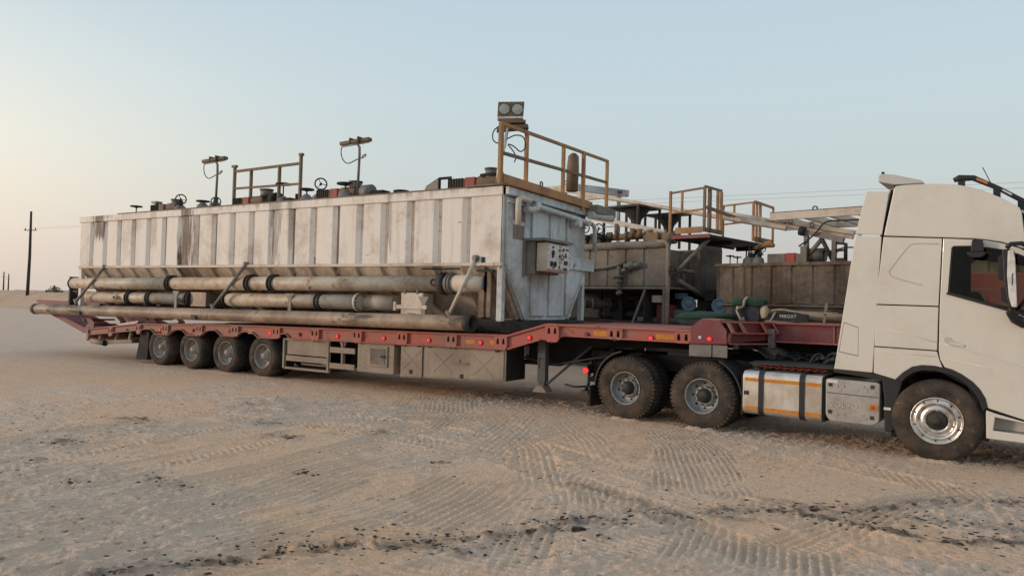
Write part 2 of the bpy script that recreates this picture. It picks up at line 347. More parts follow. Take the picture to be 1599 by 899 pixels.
# long sweeping wheel tracks with lug prints
LT = [([(-5.62, -9.4), (-5.57, -7.5), (-5.51, -5.5), (-5.02, -3.01), (-4.93, -.47)], .30), ([(-7.38, -9.2), (-7.52, -6.56), (-7.78, -3.89), (-7.78, -.73)], .28),
      ([(-4.48, -8.9), (-4.05, -7.04), (-3.65, -5.27), (-3.35, -2.97), (-3.9, -.9)], .28), ([(-10.03, -7.6), (-10.02, -4.43), (-10.38, -.34)], .28), ([(-12.72, -5.94), (-12.72, -3.25), (-12.5, -.3)], .28),
      ([(-3.4, -8.2), (-2.42, -6.34), (-1.21, -5.22), (.58, -4.49), (2, -4.3)], .26), ([(-1.42, -6.6), (-.96, -5.19), (-.36, -3.38), (.82, -1.57)], .26),
      ([(-10.6, -3.6), (-7.22, -2.83), (-4.46, -3.11), (-2.07, -4.08), (.5, -5.2)], .26), ([(-11.2, -4.5), (-7.3, -3.6), (-4.6, -3.9), (-2.4, -4.9), (-.3, -6.2)], .26),
      ([(-6.89, -.79), (-4.6, -3.22), (-3.28, -5.28), (-2.54, -7.3)], .28), ([(-8.43, -8.6), (-8.87, -6.14), (-9.15, -3.68), (-9.1, -1)], .28), ([(-2.6, -.5), (-1.17, -1.6), (.8, -2.6), (3, -3.1)], .25),
      ([(-6.5, -9.3), (-6.4, -6), (-6.7, -3), (-6.2, -.6)], .25)]
for j, (pts, hw_) in enumerate(LT):
    ix = np.where(sel & near.astype(bool)); X, Y = GX[ix], GY[ix]
    bb = (X > min(p_[0] for p_ in pts)-.5) & (X < max(p_[0] for p_ in pts)+.5) & (Y > min(p_[1] for p_ in pts)-.5) & (Y < max(p_[1] for p_ in pts)+.5)
    ix = (ix[0][bb], ix[1][bb]); X, Y = X[bb], Y[bb]
    d, s, t_, Ln = poly_dist(X, Y, pts, 90); u = np.sign(s)*d
    k = np.clip((hw_-d)/.04, 0, 1)*np.clip(t_/.9, 0, 1)*np.clip((Ln-t_)/.9, 0, 1)*np.clip((fbm(X, Y, .8, 3, 200+j)-.33)*3.5, 0, 1)
    if j % 3 == 1: wv = np.tanh(2*np.sin(2*PI*(t_+np.abs(u)*.7)/.105))          # chevrons
    elif j % 3 == 2: wv = np.tanh(2*np.sin(2*PI*(t_+u*.9)/.12))                 # diagonal lugs
    else: wv = np.tanh(2*np.sin(2*PI*u/.085+fbm(X, Y, .5, 2, 90)*1.5))          # long ribs
    H[ix] = H[ix]*(1-.45*k)+k*(.0095*wv-.010)
    H[ix] += .018*np.exp(-((d-hw_-.03)/.045)**2)*np.clip(t_/.9, 0, 1)*np.clip((Ln-t_)/.9, 0, 1)*np.clip((fbm(X, Y, .25, 3, 300+j)-.35)*3, 0, 1)
# oil-dark lumps stand proud along the dark lines
lump = np.clip(fbm(GX, GY, .11, 3, 41)-.5, 0, 1)
H += dark*lump*.15
# tyre prints: left edge, right edge, ridge pitch, depth
PR = [([(-2.52, -4.48), (-2.85, -3.44), (-3.34, -2.21), (-4.07, -.78)], [(-1.63, -3.59), (-1.98, -2.77), (-2.52, -1.55), (-3.38, -.35)], .074, .019),
      ([(-7.15, -3.36), (-7.88, -2.14), (-9.28, -.41)], [(-6.34, -2.69), (-6.98, -.86), (-7.8, .6)], .085, .017),
      ([(-4.2, -2.9), (-4.76, -2.18), (-5.84, -.81), (-6.37, -.32)], [(-3.09, -3.63), (-3.68, -2.48), (-4.54, -1.32), (-5.33, -.37)], .09, .012),
      ([(-2.02, -5.87), (-1.93, -6.25), (-1.85, -6.64)], [(-.61, -4.94), (-.56, -5.43), (-.53, -5.71)], .075, .022),
      ([(-4.56, -6.5), (-4.62, -5.69), (-4.72, -4.9)], [(-3.29, -6.68), (-3.36, -5.87), (-3.62, -4.94)], .10, .017),
      ([(-3.3, -4.85), (-2.94, -5.55)], [(-2.87, -4.52), (-2.55, -5.27)], .07, .018),
      ([(-1.66, -1.87), (-1.93, -.49)], [(-1.98, -2.12), (-2.27, -.77)], .06, .010),
      ([(-5.93, -6.69), (-6.18, -5.43), (-6.09, -4.42)], [(-4.93, -6.78), (-5.11, -5.74), (-5.04, -4.95)], .11, .012),
      ([(-5.12, -7.82), (-4.92, -7.01), (-4.71, -6.35)], [(-4.17, -7.85), (-4.14, -7.1), (-4.06, -6.38)], .10, .013),
      ([(-5.45, -3.9), (-6.15, -1.92), (-6.55, -.48)], [(-4.53, -4.13), (-4.81, -2.84), (-5.75, -.74)], .10, .010),
      ([(-9.5, -5.2), (-9.2, -3.4), (-10.2, -1.6)], [(-8.2, -5.4), (-8.0, -3.8), (-8.9, -1.5)], .10, .010),
      ([(-8.0, -8.6), (-7.4, -7.6), (-7.0, -6.9)], [(-6.9, -8.9), (-6.3, -7.9), (-6.0, -7.2)], .10, .011)]
fresh = np.zeros(GX.shape)
for Lp, Rp, pitch, dep in PR:
    Lp = np.array(Lp); Rp = np.array(Rp); mid = (Lp+Rp)/2; hw = np.hypot(*((Rp-Lp)/2).T)
    m = (GX > min(Lp[:, 0].min(), Rp[:, 0].min())-.4) & (GX < max(Lp[:, 0].max(), Rp[:, 0].max())+.4) & (GY > min(Lp[:, 1].min(), Rp[:, 1].min())-.4) & (GY < max(Lp[:, 1].max(), Rp[:, 1].max())+.4)
    X, Y = GX[m], GY[m]; d, s, t_, Ln = poly_dist(X, Y, mid, 80)
    # half-width measured across the path, so a slanted pair of edges stays inside its own strip
    dd = np.gradient(mid, axis=0); dd /= np.hypot(dd[:, 0], dd[:, 1])[:, None]
    w = np.abs(dd[:, 0]*(Rp-Lp)[:, 1]-dd[:, 1]*(Rp-Lp)[:, 0])/2
    W = np.interp(np.clip(t_/Ln, 0, 1), np.linspace(0, 1, len(w)), w)
    u = np.sign(s)*d; edge = np.clip((W-np.abs(u)+(fbm(X, Y, .35, 3, 8)-.5)*.35)/.08, 0, 1); end = np.clip((t_+.12+(fbm(X, Y, .2, 2, 5)-.5)*.3)/.15, 0, 1)*np.clip((Ln+.12-t_+(fbm(X, Y, .3, 2, 6)-.5)*.8)/.5, 0, 1)
    k = edge*end*(.35+.65*np.clip((fbm(X, Y, .45, 3, 51)-.28)*3.2, 0, 1))
    wv = np.sin(2*PI*(u+(fbm(X, Y, .8, 2, 61)-.5)*.05)/pitch); wv = np.tanh(wv*2.2)
    brk = np.clip((fbm(X, Y, .3, 3, 71, .3)-.33)*5, .25, 1)
    H[m] = H[m]*(1-.55*k)+k*dep*(.78*wv*brk-.40)
    fresh[m] = np.maximum(fresh[m], k)
# sand pushed up round the tyres, oily soil under the trucks
for cx, cy, an in ((-4.56, -.08, -6.45), (-3.22, -.23, -6.45), (-.04, -.60, -6.45), (-13.78, 0, 0), (-15.14, 0, 0)):
    m = (abs(GX-cx) < 1.2) & (abs(GY-cy-.3) < 1.3); X, Y = GX[m]-cx, GY[m]-cy; a = R(an); xl = X*math.cos(a)+Y*math.sin(a); yl = -X*math.sin(a)+Y*math.cos(a)
    dd = np.hypot(np.maximum(np.abs(xl)-.13, 0), np.maximum(np.abs(yl-.15)-.17, 0)); H[m] += .030*np.exp(-((dd-.06)/.06)**2)*(.5+fbm(GX[m], GY[m], .12, 3, 77))+.012*(dd < .02)
dark *= .25+.75*np.clip((fbm(GX, GY, .12, 4, 81)-.36)*6, 0, 1)
# berm at the back-left and flatter waste beyond
verts = np.c_[GX.ravel(), GY.ravel(), H.ravel()]
nx, ny = GX.shape; idx = np.arange(nx*ny).reshape(nx, ny)
quads = np.stack([idx[:-1, :-1], idx[1:, :-1], idx[1:, 1:], idx[:-1, 1:]], -1).reshape(-1, 4)
me = bpy.data.meshes.new('ground'); me.vertices.add(len(verts)); me.vertices.foreach_set('co', verts.ravel())
me.loops.add(quads.size); me.loops.foreach_set('vertex_index', quads.ravel().astype(np.int32))
me.polygons.add(len(quads)); me.polygons.foreach_set('loop_start', np.arange(0, quads.size, 4, dtype=np.int32)); me.polygons.foreach_set('loop_total', np.full(len(quads), 4, dtype=np.int32))
me.polygons.foreach_set('use_smooth', np.ones(len(quads), bool)); me.update(); me.validate()
far = np.clip((np.hypot(GX+3, GY+4)-9)/14, 0, 1)
for nm, arr in (('soil_far', far), ('soil_dark', dark), ('soil_smooth', smooth), ('soil_crust', crust), ('soil_print', fresh)):
    at = me.attributes.new(nm, 'FLOAT', 'POINT'); at.data.foreach_set('value', arr.ravel().astype(np.float32))
t = NT('sand')
def att(n): q = t.n('ShaderNodeAttribute'); q.attribute_name = n; return q.outputs['Fac']
n1 = t.noise(.5, 7, .65); n2 = t.noise(5, 8, .7); n3 = t.noise(38, 5, .7); n4 = t.noise(1., 6, .7, t.map((.35, .9, 1), rot=(0, 0, R(20))))
tan = (.64, .44, .305); grey = (.59, .455, .355)
f = t.step(t.mul(t.mul(att('soil_crust'), .55), t.mul(n4, .8), 'ADD'), .30, .85)
c = t.mix(f, tan, grey)
c = t.mix(t.mul(att('soil_smooth'), .8), c, (.63, .455, .33))
c = t.mix(t.mul(t.step(n1, .55, .75), .35), c, (.40, .325, .27))
c = t.mix(t.mul(t.step(n1, .5, .3), .35), c, (.56, .40, .29))
c = t.mix(t.mul(t.step(n2, .52, .72), .35), c, (.34, .26, .20))
c = t.mix(t.mul(t.step(n3, .6, .75), .35), c, (.60, .48, .38))
c = t.mix(t.mul(t.step(n3, .42, .3), .4), c, (.25, .19, .15))
c = t.mix(t.mul(att('soil_print'), .25), c, (.46, .39, .32))
n5 = t.noise(1., 6, .75, t.map((9, 1.3, 1), rot=(0, 0, R(6)))); c = t.mix(t.mul(t.step(n5, .53, .72), .30), c, (.33, .26, .205)); c = t.mix(t.mul(t.step(n5, .47, .32), .25), c, (.62, .50, .40))
c = t.mix(t.mul(att('soil_far'), t.step(n1, .25, .7, .35, .75)), c, (.44, .355, .295))
vo = t.n('ShaderNodeTexVoronoi'); vo.inputs['Scale'].default_value = 26; t.l(t.co, vo.inputs['Vector'])
n6 = t.noise(95, 3, .7); c = t.mix(t.mul(t.step(n6, .56, .68), .45), c, (.30, .23, .175)); c = t.mix(t.mul(t.step(n6, .42, .32), .35), c, (.68, .53, .41))
c = t.mix(t.mul(att('soil_dark'), .88), c, (.085, .066, .055))
hs = t.n('ShaderNodeHueSaturation'); t.l(c, hs.inputs['Color']); hs.inputs['Value'].default_value = 1.38; hs.inputs['Saturation'].default_value = 1.12
t.l(hs.outputs[0], t.b.inputs['Base Color']); t.b.inputs['Roughness'].default_value = .95
t.bump(t.mul(t.mul(t.mul(n3, .6), t.mul(n2, 1.0), 'ADD'), t.mul(t.mul(n5, .9), t.mul(vo.outputs['Distance'], -.5), 'ADD'), 'ADD'), 1.0, .05); MATS['sand'] = t.m
me.materials.append(t.m)
g = bpy.data.objects.new('ground', me); COL.objects.link(g); g['kind'] = 'structure'; g['label'] = 'sandy compacted ground with curved tyre prints and dark oily crumbs'
# sand bank along the far edge of the yard
mb = MB(); P = []; nb = 240; prof = [(0, -.05), (1.6, .25), (3.4, .9), (5.2, 1.55), (7, 1.85), (9, 1.95), (13, 1.9), (20, 1.6), (34, .8), (60, -.1)]
for i in range(nb+1):
    s_ = i/nb; bx_, by_ = -160+s_*330, 55-s_*0
    # foot of the bank follows a gentle line
    bx_ = -130+s_*260; by_ = 43.5+(bx_+90)*.0+ (-(bx_+63)*.22 if bx_ < -63 else (bx_+63)*.42)-22
    for (dpt, h) in prof:
        n_ = float(fbm(np.array([bx_/1.0]), np.array([dpt/1.0]), 4.5, 4, 5)[0])-.5; n2_ = float(vnoise(np.array([bx_]), np.array([0.]), 9, 9, 3)[0])-.5
        P.append((bx_-dpt*.25+n_*2, by_+dpt+n2_*1.5, h+(n_*.9+n2_*.25)*min(1, h+.1)))
m_ = len(prof)
mb.add(P, [(i*m_+j, (i+1)*m_+j, (i+1)*m_+j+1, i*m_+j+1) for i in range(nb) for j in range(m_-1)], True)
t = NT('bank_sand'); n1 = t.noise(.35, 8, .7); n2 = t.noise(2.5, 6, .7)
c = t.mix(t.step(n1, .35, .65), (.60, .41, .27), (.50, .345, .235)); c = t.mix(t.mul(t.step(n2, .55, .7), .5), c, (.36, .26, .19))
t.l(c, t.b.inputs['Base Color']); t.b.inputs['Roughness'].default_value = 1; t.bump(t.mul(n1, n2, 'ADD'), .6, .3); MATS['bank_sand'] = t.m
b_ = obj('sand_bank', mb, 'bank_sand'); b_['kind'] = 'structure'; b_['label'] = 'low bulldozed sand bank along the far edge of the yard'
# scattered crumbs and clods
mb = MB(); mbd = MB()
def clod(mb_, x, y, z, r, fl=.55):
    a0 = random.random()*6.3; n_ = 5; v = []; st_ = random.uniform(1, 2.4); ta = random.uniform(-.5, 1.2); ca, sa = math.cos(ta), math.sin(ta)
    for k, (rr, zz) in enumerate(((1., -.3), (.8, .55))):
        for i in range(n_):
            q = a0+2*PI*i/n_+k*.4; e = r*rr*random.uniform(.65, 1.2); v.append((x+e*math.cos(q)*st_*ca-e*math.sin(q)*sa, y+e*math.cos(q)*st_*sa+e*math.sin(q)*ca, z+zz*r*fl*random.uniform(.7, 1.3)))
    mb_.add(v, [(0, 1, 6, 5), (1, 2, 7, 6), (2, 3, 8, 7), (3, 4, 9, 8), (4, 0, 5, 9), (5, 6, 7, 8, 9)])
def hz(x, y):
    i = np.searchsorted(xs, x); j = np.searchsorted(ys, y); return float(H[min(i, nx-1), min(j, ny-1)])
for k in range(9000):
    y = random.uniform(-9.2, -.6); x = random.uniform(-13, 3)
    if random.random() > .35+.65*float(crust[np.searchsorted(xs, x), np.searchsorted(ys, y)]): continue
    clod(mb, x, y, hz(x, y), random.choice((.006, .008, .01, .013, .02)))
def along(pts, n, spread, rs):
    p = np.array(pts)
    for k in range(n):
        i = random.randrange(len(p)-1); u = random.random(); q = p[i]*(1-u)+p[i+1]*u
        x, y = q[0]+random.gauss(0, spread), q[1]+random.gauss(0, spread); clod(mbd, x, y, hz(x, y), random.choice(rs), .5)
along(DK, 420, .13, (.005, .007, .009, .012, .018)); along(DK2, 150, .1, (.006, .009, .012, .017)); along([(-1.3, -4.1), (-.4, -3.9), (.4, -3.6), (1.6, -3.4)], 160, .2, (.006, .009, .014, .02))
along(DK[:9], 150, .25, (.006, .009, .012, .016))
for x0, y0, r0 in SPOTS:
    for k in range(int(70*r0)+3):
        x, y = x0+random.gauss(0, r0*.7), y0+random.gauss(0, r0*.5); clod(mbd, x, y, hz(x, y), random.choice((.006, .009, .013, .02)))
for k in range(170):
    x, y = random.uniform(-12, 2.5), random.uniform(-9, -1.5); clod(mbd, x, y, hz(x, y), random.choice((.008, .011, .016)))
clod(mbd, -2.57, -6.0, hz(-2.57, -6.0)+.01, .05, .7)
plain('clod_dark', (.055, .042, .034), .95); plain('clod_sand', (.50, .38, .28), .95)
o = obj('gravel', mb, 'clod_sand'); o['kind'] = 'stuff'; o['label'] = 'loose sand-coloured crumbs and small stones scattered over the yard'
o = obj('dark_clods', mbd, 'clod_dark'); o['kind'] = 'stuff'; o['label'] = 'black oily crumbs of soil strewn in lines over the sand'

# ------------------------------------------------------------------ wheels (outer face at y = 0, axle along +y)
def tyre_mb(Rr, rim, w, lugs=0, yo=0., chunk=True):
    mb = MB(); k = Rr-rim; sh = .030
    prof = [(rim, .01), (rim+.02, -.012), (rim+.25*k, -.028), (rim+.55*k, -.034), (rim+.80*k, -.022), (Rr-.028, 0), (Rr-.008, .018), (Rr, .045), (Rr, w-.045), (Rr-.008, w-.018), (Rr-.03, w), (rim+.5*k, w+.02), (rim, w-.01)]
    mb.lathe([(r, -(d+yo)) for r, d in prof], (0, 0, 0), (0, -1, 0), 48)
    if lugs:
        for i in range(lugs):
            a = 2*PI*i/lugs
            for side in (0, 1):
                a2 = a+(PI/lugs if side else 0); da = PI/lugs*.62
                y0, y1 = (yo-.006, yo+w*.42) if side == 0 else (yo+w*.56, yo+w+.006)
                skew = .35*PI/lugs*(1 if side else -1); v = []
                for (yy, ofs, r_) in ((y0, 0, Rr+.006), (y1, skew, Rr+.007)):
                    for aa, rr in ((a2-da, Rr-.035 if yy in (yo-.006, yo+w+.006) else Rr-.01), (a2+da, Rr-.035 if yy in (yo-.006, yo+w+.006) else Rr-.01), (a2+da, r_), (a2-da, r_)):
                        v.append((rr*math.cos(aa+ofs), yy, rr*math.sin(aa+ofs)))
                mb.add(v, [(0, 1, 2, 3), (7, 6, 5, 4), (0, 4, 5, 1), (1, 5, 6, 2), (2, 6, 7, 3), (3, 7, 4, 0)])
    return mb
def rim_deep(rim):
    mb = MB()
    mb.lathe([(rim+.004, .012), (rim-.004, .016), (rim-.012, .005), (rim-.02, -.02), (rim-.028, -.08), (rim-.055, -.115), (rim-.085, -.13), (rim-.12, -.135), (.125, -.125), (.12, -.125)], (0, 0, 0), (0, -1, 0), 40)
    return mb
def ring_cyl(mb, n, r, y0, y1, cr, a0=0, m=8):
    for i in range(n):
        a = a0+2*PI*i/n; mb.cyl((r*math.cos(a), y0, r*math.sin(a)), (r*math.cos(a), y1, r*math.sin(a)), cr, m)
    return mb
WH = {}
def make_wheel(kind):
    """returns list of (name, mesh) : first is the wheel itself (tyre), the others its sub-parts"""
    if kind == 'trailer':
        Rr, rim = .50, .285
        parts = [('wheel', tyre_mb(Rr, rim, .28, 0), 'tyre'), ('rim', rim_deep(rim), 'rim_dusty'),
                 ('hub', MB().lathe([(.125, -.13), (.12, -.09), (.085, -.07), (.075, -.01), (.05, .01), (.0, .015)], (0, 0, 0), (0, -1, 0), 20), 'rim_dusty'),
                 ('hand_holes', ring_cyl(MB(), 8, .185, .131, .14, .026), 'gap_black'),
                 ('wheel_nuts', ring_cyl(MB(), 10, .115, .085, .13, .013), 'grey_metal'),
                 ('inner_tyre', tyre_mb(Rr, rim, .27, 0, .31), 'tyre_clean')]
    elif kind == 'drive':
        Rr, rim = .53, .275
        parts = [('wheel', tyre_mb(Rr, rim, .30, 50), 'tyre'), ('rim', rim_deep(rim), 'rim_grey'),
                 ('hub', MB().lathe([(.12, -.105), (.11, -.06), (.09, -.045), (.085, -.02), (.07, -.008), (.0, -.004)], (0, 0, 0), (0, -1, 0), 24), 'oily_black'),
                 ('hub_flange', MB().lathe([(.165, -.127), (.165, -.105), (.13, -.10), (.12, -.10)], (0, 0, 0), (0, -1, 0), 28), 'rim_grey'),
                 ('hand_holes', ring_cyl(MB(), 8, .205, .12, .14, .024), 'gap_black'),
                 ('wheel_nuts', ring_cyl(MB(), 10, .143, .07, .13, .014), 'grey_metal'),
                 ('inner_tyre', tyre_mb(Rr, rim, .29, 44, .34), 'tyre_clean')]
    else:
        Rr, rim = .53, .30
        mb = MB().lathe([(rim+.004, .008), (rim-.004, .016), (rim-.014, .008), (rim-.022, -.010), (rim-.034, -.012), (.252, -.004), (.238, .010), (.222, .006), (.205, -.012), (.19, -.03), (.185, -.03), (.165, -.012), (.125, -.012), (.115, -.03), (.11, -.03)], (0, 0, 0), (0, -1, 0), 48)
        parts = [('wheel', tyre_mb(Rr, rim, .30, 0), 'tyre'), ('rim', mb, 'rim_bright'),
                 ('hub', MB().lathe([(.112, -.035), (.11, .01), (.09, .028), (.055, .03), (.05, .045), (0, .048)], (0, 0, 0), (0, -1, 0), 24), 'oily_black'),
                 ('hand_holes', ring_cyl(MB(), 10, .255, .0, .012, .0125), 'gap_black'),
                 ('wheel_nuts', ring_cyl(MB(), 10, .145, -.02, .02, .014), 'rim_bright')]
    return [(n, m.mesh(n, mt)) for n, m, mt in parts]
def add_wheel(kind, parent, loc, flip=False, steer=0, label=None):
    if kind not in WH: WH[kind] = make_wheel(kind)
    root = None
    spin = random.uniform(0, 6.28)
    for n, me_ in WH[kind]:
        o = bpy.data.objects.new(n, me_); COL.objects.link(o)
        if n in ('wheel_nuts', 'hand_holes'): o['kind'] = 'stuff'
        if root is None:
            root = o; o.parent = parent; lo = parent.get('_o') or (0, 0, 0)
            o.location = (loc[0]-lo[0], loc[1]-lo[1], loc[2]-lo[2])
            o.rotation_euler = Matrix.Rotation((PI if flip else 0)+steer, 3, 'Z').to_euler() if flip else (Matrix.Rotation(steer, 3, 'Z') @ Matrix.Rotation(spin, 3, 'Y')).to_euler()
            if label: o['label'] = label
        else: o.parent = root
    return root

# ------------------------------------------------------------------ low-bed trailer (world coordinates, nose towards +x)
TR = thing('lowbed_trailer', 'red lowbed trailer coupled behind the white truck, carrying the long white tank', 'trailer', (-13, 1.5, 0))
YN, YF = -.08, 3.1
def ztop(x): return float(np.interp(x, [-21.28, -18.97, -15.4, -9, -6.95, -6.12, -3.3], [.85, 1.08, 1.20, 1.285, 1.313, 1.555, 1.55]))
WX = [-13.78, -15.14, -16.5, -17.86]
# lower outline of the edge beam
low = [(-21.28, .66), (-19.15, .86)]
for x in reversed(WX):
    low += [(x-.55, ztop(x)-.17), (x-.35, ztop(x)-.17), (x-.12, ztop(x)-.29), (x+.42, ztop(x)-.29), (x+.62, ztop(x)-.17)]
low += [(-12.95, ztop(-13)-.17), (-12.8, ztop(-12.8)-.275), (-6.98, 1.035)]
def edge_beam(y, yi, s):      # y outer face, yi inner; s = outward sign
    top = [(-21.28, .85), (-18.97, 1.08), (-15.4, 1.20), (-9, 1.285), (-6.95, 1.313)]
    mb = MB().prism(top+low[::-1], y-s*.05, y-s*.065)
    mb.prism([(-6.94, 1.315), (-6.12, 1.555), (-3.47, 1.55), (-3.47, 1.338), (-5.75, 1.345), (-5.93, 1.29), (-6.2, 1.25), (-6.25, 1.252), (-6.94, 1.04)], y-s*.05, y-s*.065)
    # flanges: a lip above, a lip below
    for pts, h in ((top+[(-6.12, 1.558), (-3.47, 1.553)], .035),):
        for a_, b_ in zip(pts, pts[1:]): mb.prism([(a_[0], a_[1]+.002), (b_[0]+.002, b_[1]+.002), (b_[0]+.002, b_[1]-h), (a_[0], a_[1]-h)], y, y-s*.12)
    for a_, b_ in zip(low, low[1:]):
        mb.prism([(a_[0], a_[1]+.022), (b_[0], b_[1]+.022), (b_[0], b_[1]-.004), (a_[0], a_[1]-.004)], y+s*.002, y-s*.10)
    for a_, b_ in (((-6.94, 1.04), (-6.25, 1.252)), ((-5.75, 1.345), (-3.47, 1.338))):
        mb.prism([(a_[0], a_[1]+.024), (b_[0], b_[1]+.024), (b_[0], b_[1]-.004), (a_[0], a_[1]-.004)], y, y-s*.10)
    return mb
obj('side_beam', edge_beam(YN, 0, -1), 'trailer_red', TR, bevel=.004, seg=1)
obj('side_beam', edge_beam(YF, 0, 1), 'trailer_red', TR)
# lashing plates with two keyhole slots
mbp = None
for i, x in enumerate([-20.1, -18.75, -17.55, -16.13, -14.74, -13.27, -12.0, -10.725, -9.48, -8.236, -7.085, -5.999, -4.783, -3.60]):
    z = ztop(x); w = .14 if i > 1 else .1; h0 = .28 if x < -6.9 else (.32 if x < -5.8 else .215)
    sl = (ztop(x+.1)-ztop(x-.1))/.2
    pl = MB().prism([(x-w, z-.036-sl*w), (x+w, z-.036+sl*w), (x+w, z-h0+.05+sl*w), (x+w-.05, z-h0-.005+sl*w), (x-w+.05, z-h0-.005-sl*w), (x-w, z-h0+.05-sl*w)], YN-.004, YN+.05,
                    holes=[[(x+d-.018, z-.07), (x+d+.018, z-.07), (x+d+.028, z-.13), (x+d+.028, z-.175), (x+d-.028, z-.175), (x+d-.028, z-.13)] for d in (-.062, .062)])
    pl.v = [(a_, b_, c_) for a_, b_, c_ in pl.v]
    p_ = obj('lashing_plate', pl, 'trailer_red', TR)
    q = MB()
    for d in (-.062, .062): q.box(x+d-.03, x+d+.03, YN+.035, YN+.046, z-.19, z-.06)
    obj('slot_recess', q, 'gap_black', p_)
    if i > 1 and x < -3.7:
        obj('rope_hook', MB().cyl((x, YN-.01, z-h0-.012), (x, YN+.03, z-h0-.012), .018, 8), 'oily_black', p_)
# marker lamps
LIT = [(-19.35, 0), (-17.82, 1), (-16.40, 0), (-14.96, 0), (-13.50, 1), (-12.51, 0), (-11.33, 1), (-10.0, 1), (-8.81, 1), (-7.56, 1), (-6.486, 1), (-5.325, 0), (-4.15, 1), (-3.16, 1)]
for x, on in LIT:
    z = ztop(x)-.165 if x < -3.3 else 1.425
    q = MB().lathe([(.038, 0), (.036, .02), (.026, .032), (0, .036)], (x, YN+.045 if x < -3.3 else YN-.002, z), (0, -1, 0), 14)
    l_ = obj('marker_lamp', q, 'lamp_red' if on else 'lamp_red_off', TR, label='lit red marker lamp' if on else 'unlit red marker lamp')
    obj('lamp_base', MB().cyl((x, YN+.05, z), (x, YN+.03, z), .047, 12) if x < -3.3 else MB().cyl((x, YN+.01, z), (x, YN-.006, z), .047, 12), 'plastic_black', l_)
obj('marker_lamp', MB().lathe([(.03, 0), (.02, .02), (0, .024)], (-3.31, YN-.002, 1.44), (0, -1, 0), 10), 'plate_white', TR, label='small clear marker lamp')
for x0, x1 in ((-5.2, -4.93), (-4.06, -3.76)):
    obj('reflector', MB().prism([(x0, ztop(x0)-.085), (x1+.04, ztop(x1)-.085), (x1+.04, ztop(x1)-.175), (x0, ztop(x0)-.175)], YN+.044, YN+.05), 'reflector_orange', TR)
for x0 in (-18.9, -14.3, -7.9, -7.35):
    obj('reflector', MB().prism([(x0, ztop(x0)-.12), (x0+.2, ztop(x0+.2)-.12), (x0+.2, ztop(x0+.2)-.2), (x0, ztop(x0)-.2)], YN+.044, YN+.05), 'reflector_orange', TR, label='dusty faded reflector')
# deck
k = 0
dk = MB()
for a_, b_ in zip([-21.2, -18.97, -15.4, -9], [-18.97, -15.4, -9, -6.9]):
    dk.prism([(a_, ztop(a_)-.012), (b_, ztop(b_)-.012), (b_, ztop(b_)-.07), (a_, ztop(a_)-.07)], YN+.11, YF-.11)
dk.prism([(-6.9, 1.30), (-6.12, 1.54), (-3.3, 1.54), (-3.3, 1.48), (-6.1, 1.48), (-6.9, 1.22)], YN+.11, YF-.11)
obj('deck', dk, 'trailer_red', TR, label='worn dusty red deck')
q = MB()
for y in (.85, 2.05):
    q.prism([(-20.9, .78), (-18.9, .98), (-6.8, 1.2), (-6.1, 1.46), (-3.3, 1.46), (-3.3, 1.22), (-5.6, 1.12), (-6.3, .72), (-18.8, .62), (-20.9, .6)], y, y+.12)
for x in np.arange(-20.5, -3.4, .62): q.box(x, x+.07, YN+.07, YF-.07, ztop(x)-.2, ztop(x)-.072)
obj('main_beam', q, 'frame_dark', TR)
# raised front bolster with ribs and the narrow swan neck
obj('bolster_plate', MB().prism([(-3.468, 1.60), (-3.29, 1.74), (-3.014, 1.725), (-2.888, 1.561), (-2.884, 1.351), (-3.462, 1.334)], YN-.006, YN+.02), 'deep_red', TR, bevel=.006)
obj('bolster_plate', MB().prism([(-3.468, 1.60), (-3.29, 1.74), (-3.014, 1.725), (-2.888, 1.561), (-2.884, 1.351), (-3.462, 1.334)], YF-.02, YF+.006), 'deep_red', TR)
obj('bolster_top', MB().prism([(-3.47, 1.555), (-3.29, 1.745), (-3.0, 1.735), (-3.0, 1.71), (-3.28, 1.715), (-3.44, 1.545)], YN+.022, YF-.022), 'trailer_red', TR)
nk = MB().prism([(-3.0, YN), (-2.35, .82), (-1.0, .82), (-1.0, 2.2), (-2.35, 2.2), (-3.0, YF)], 1.686, 1.708, lambda a_, b_, d: (a_, b_, d))
nk.prism([(-2.35, .82), (-1.0, .82), (-1.0, 2.2), (-2.35, 2.2)], 1.385, 1.41, lambda a_, b_, d: (a_, b_, d))
obj('neck_flange', nk, 'trailer_red', TR, label='pale pink worn flange')
q = MB()
for y in (.9, 2.1): q.prism([(-2.98, 1.36), (-2.98, 1.684), (-1.0, 1.684), (-1.0, 1.412), (-2.4, 1.412)], y-.01, y+.01)
q.prism([(.82, 1.412), (.82, 1.684), (2.2, 1.684), (2.2, 1.412)], -1.02, -1.0, lambda a_, b_, d: (d, a_, b_))
obj('neck_web', q, 'deep_red', TR)
obj('web_stiffener', MB().bar((-1.45, .885, 1.41), (-1.45, .885, 1.684), .03, .02), 'trailer_red', TR)
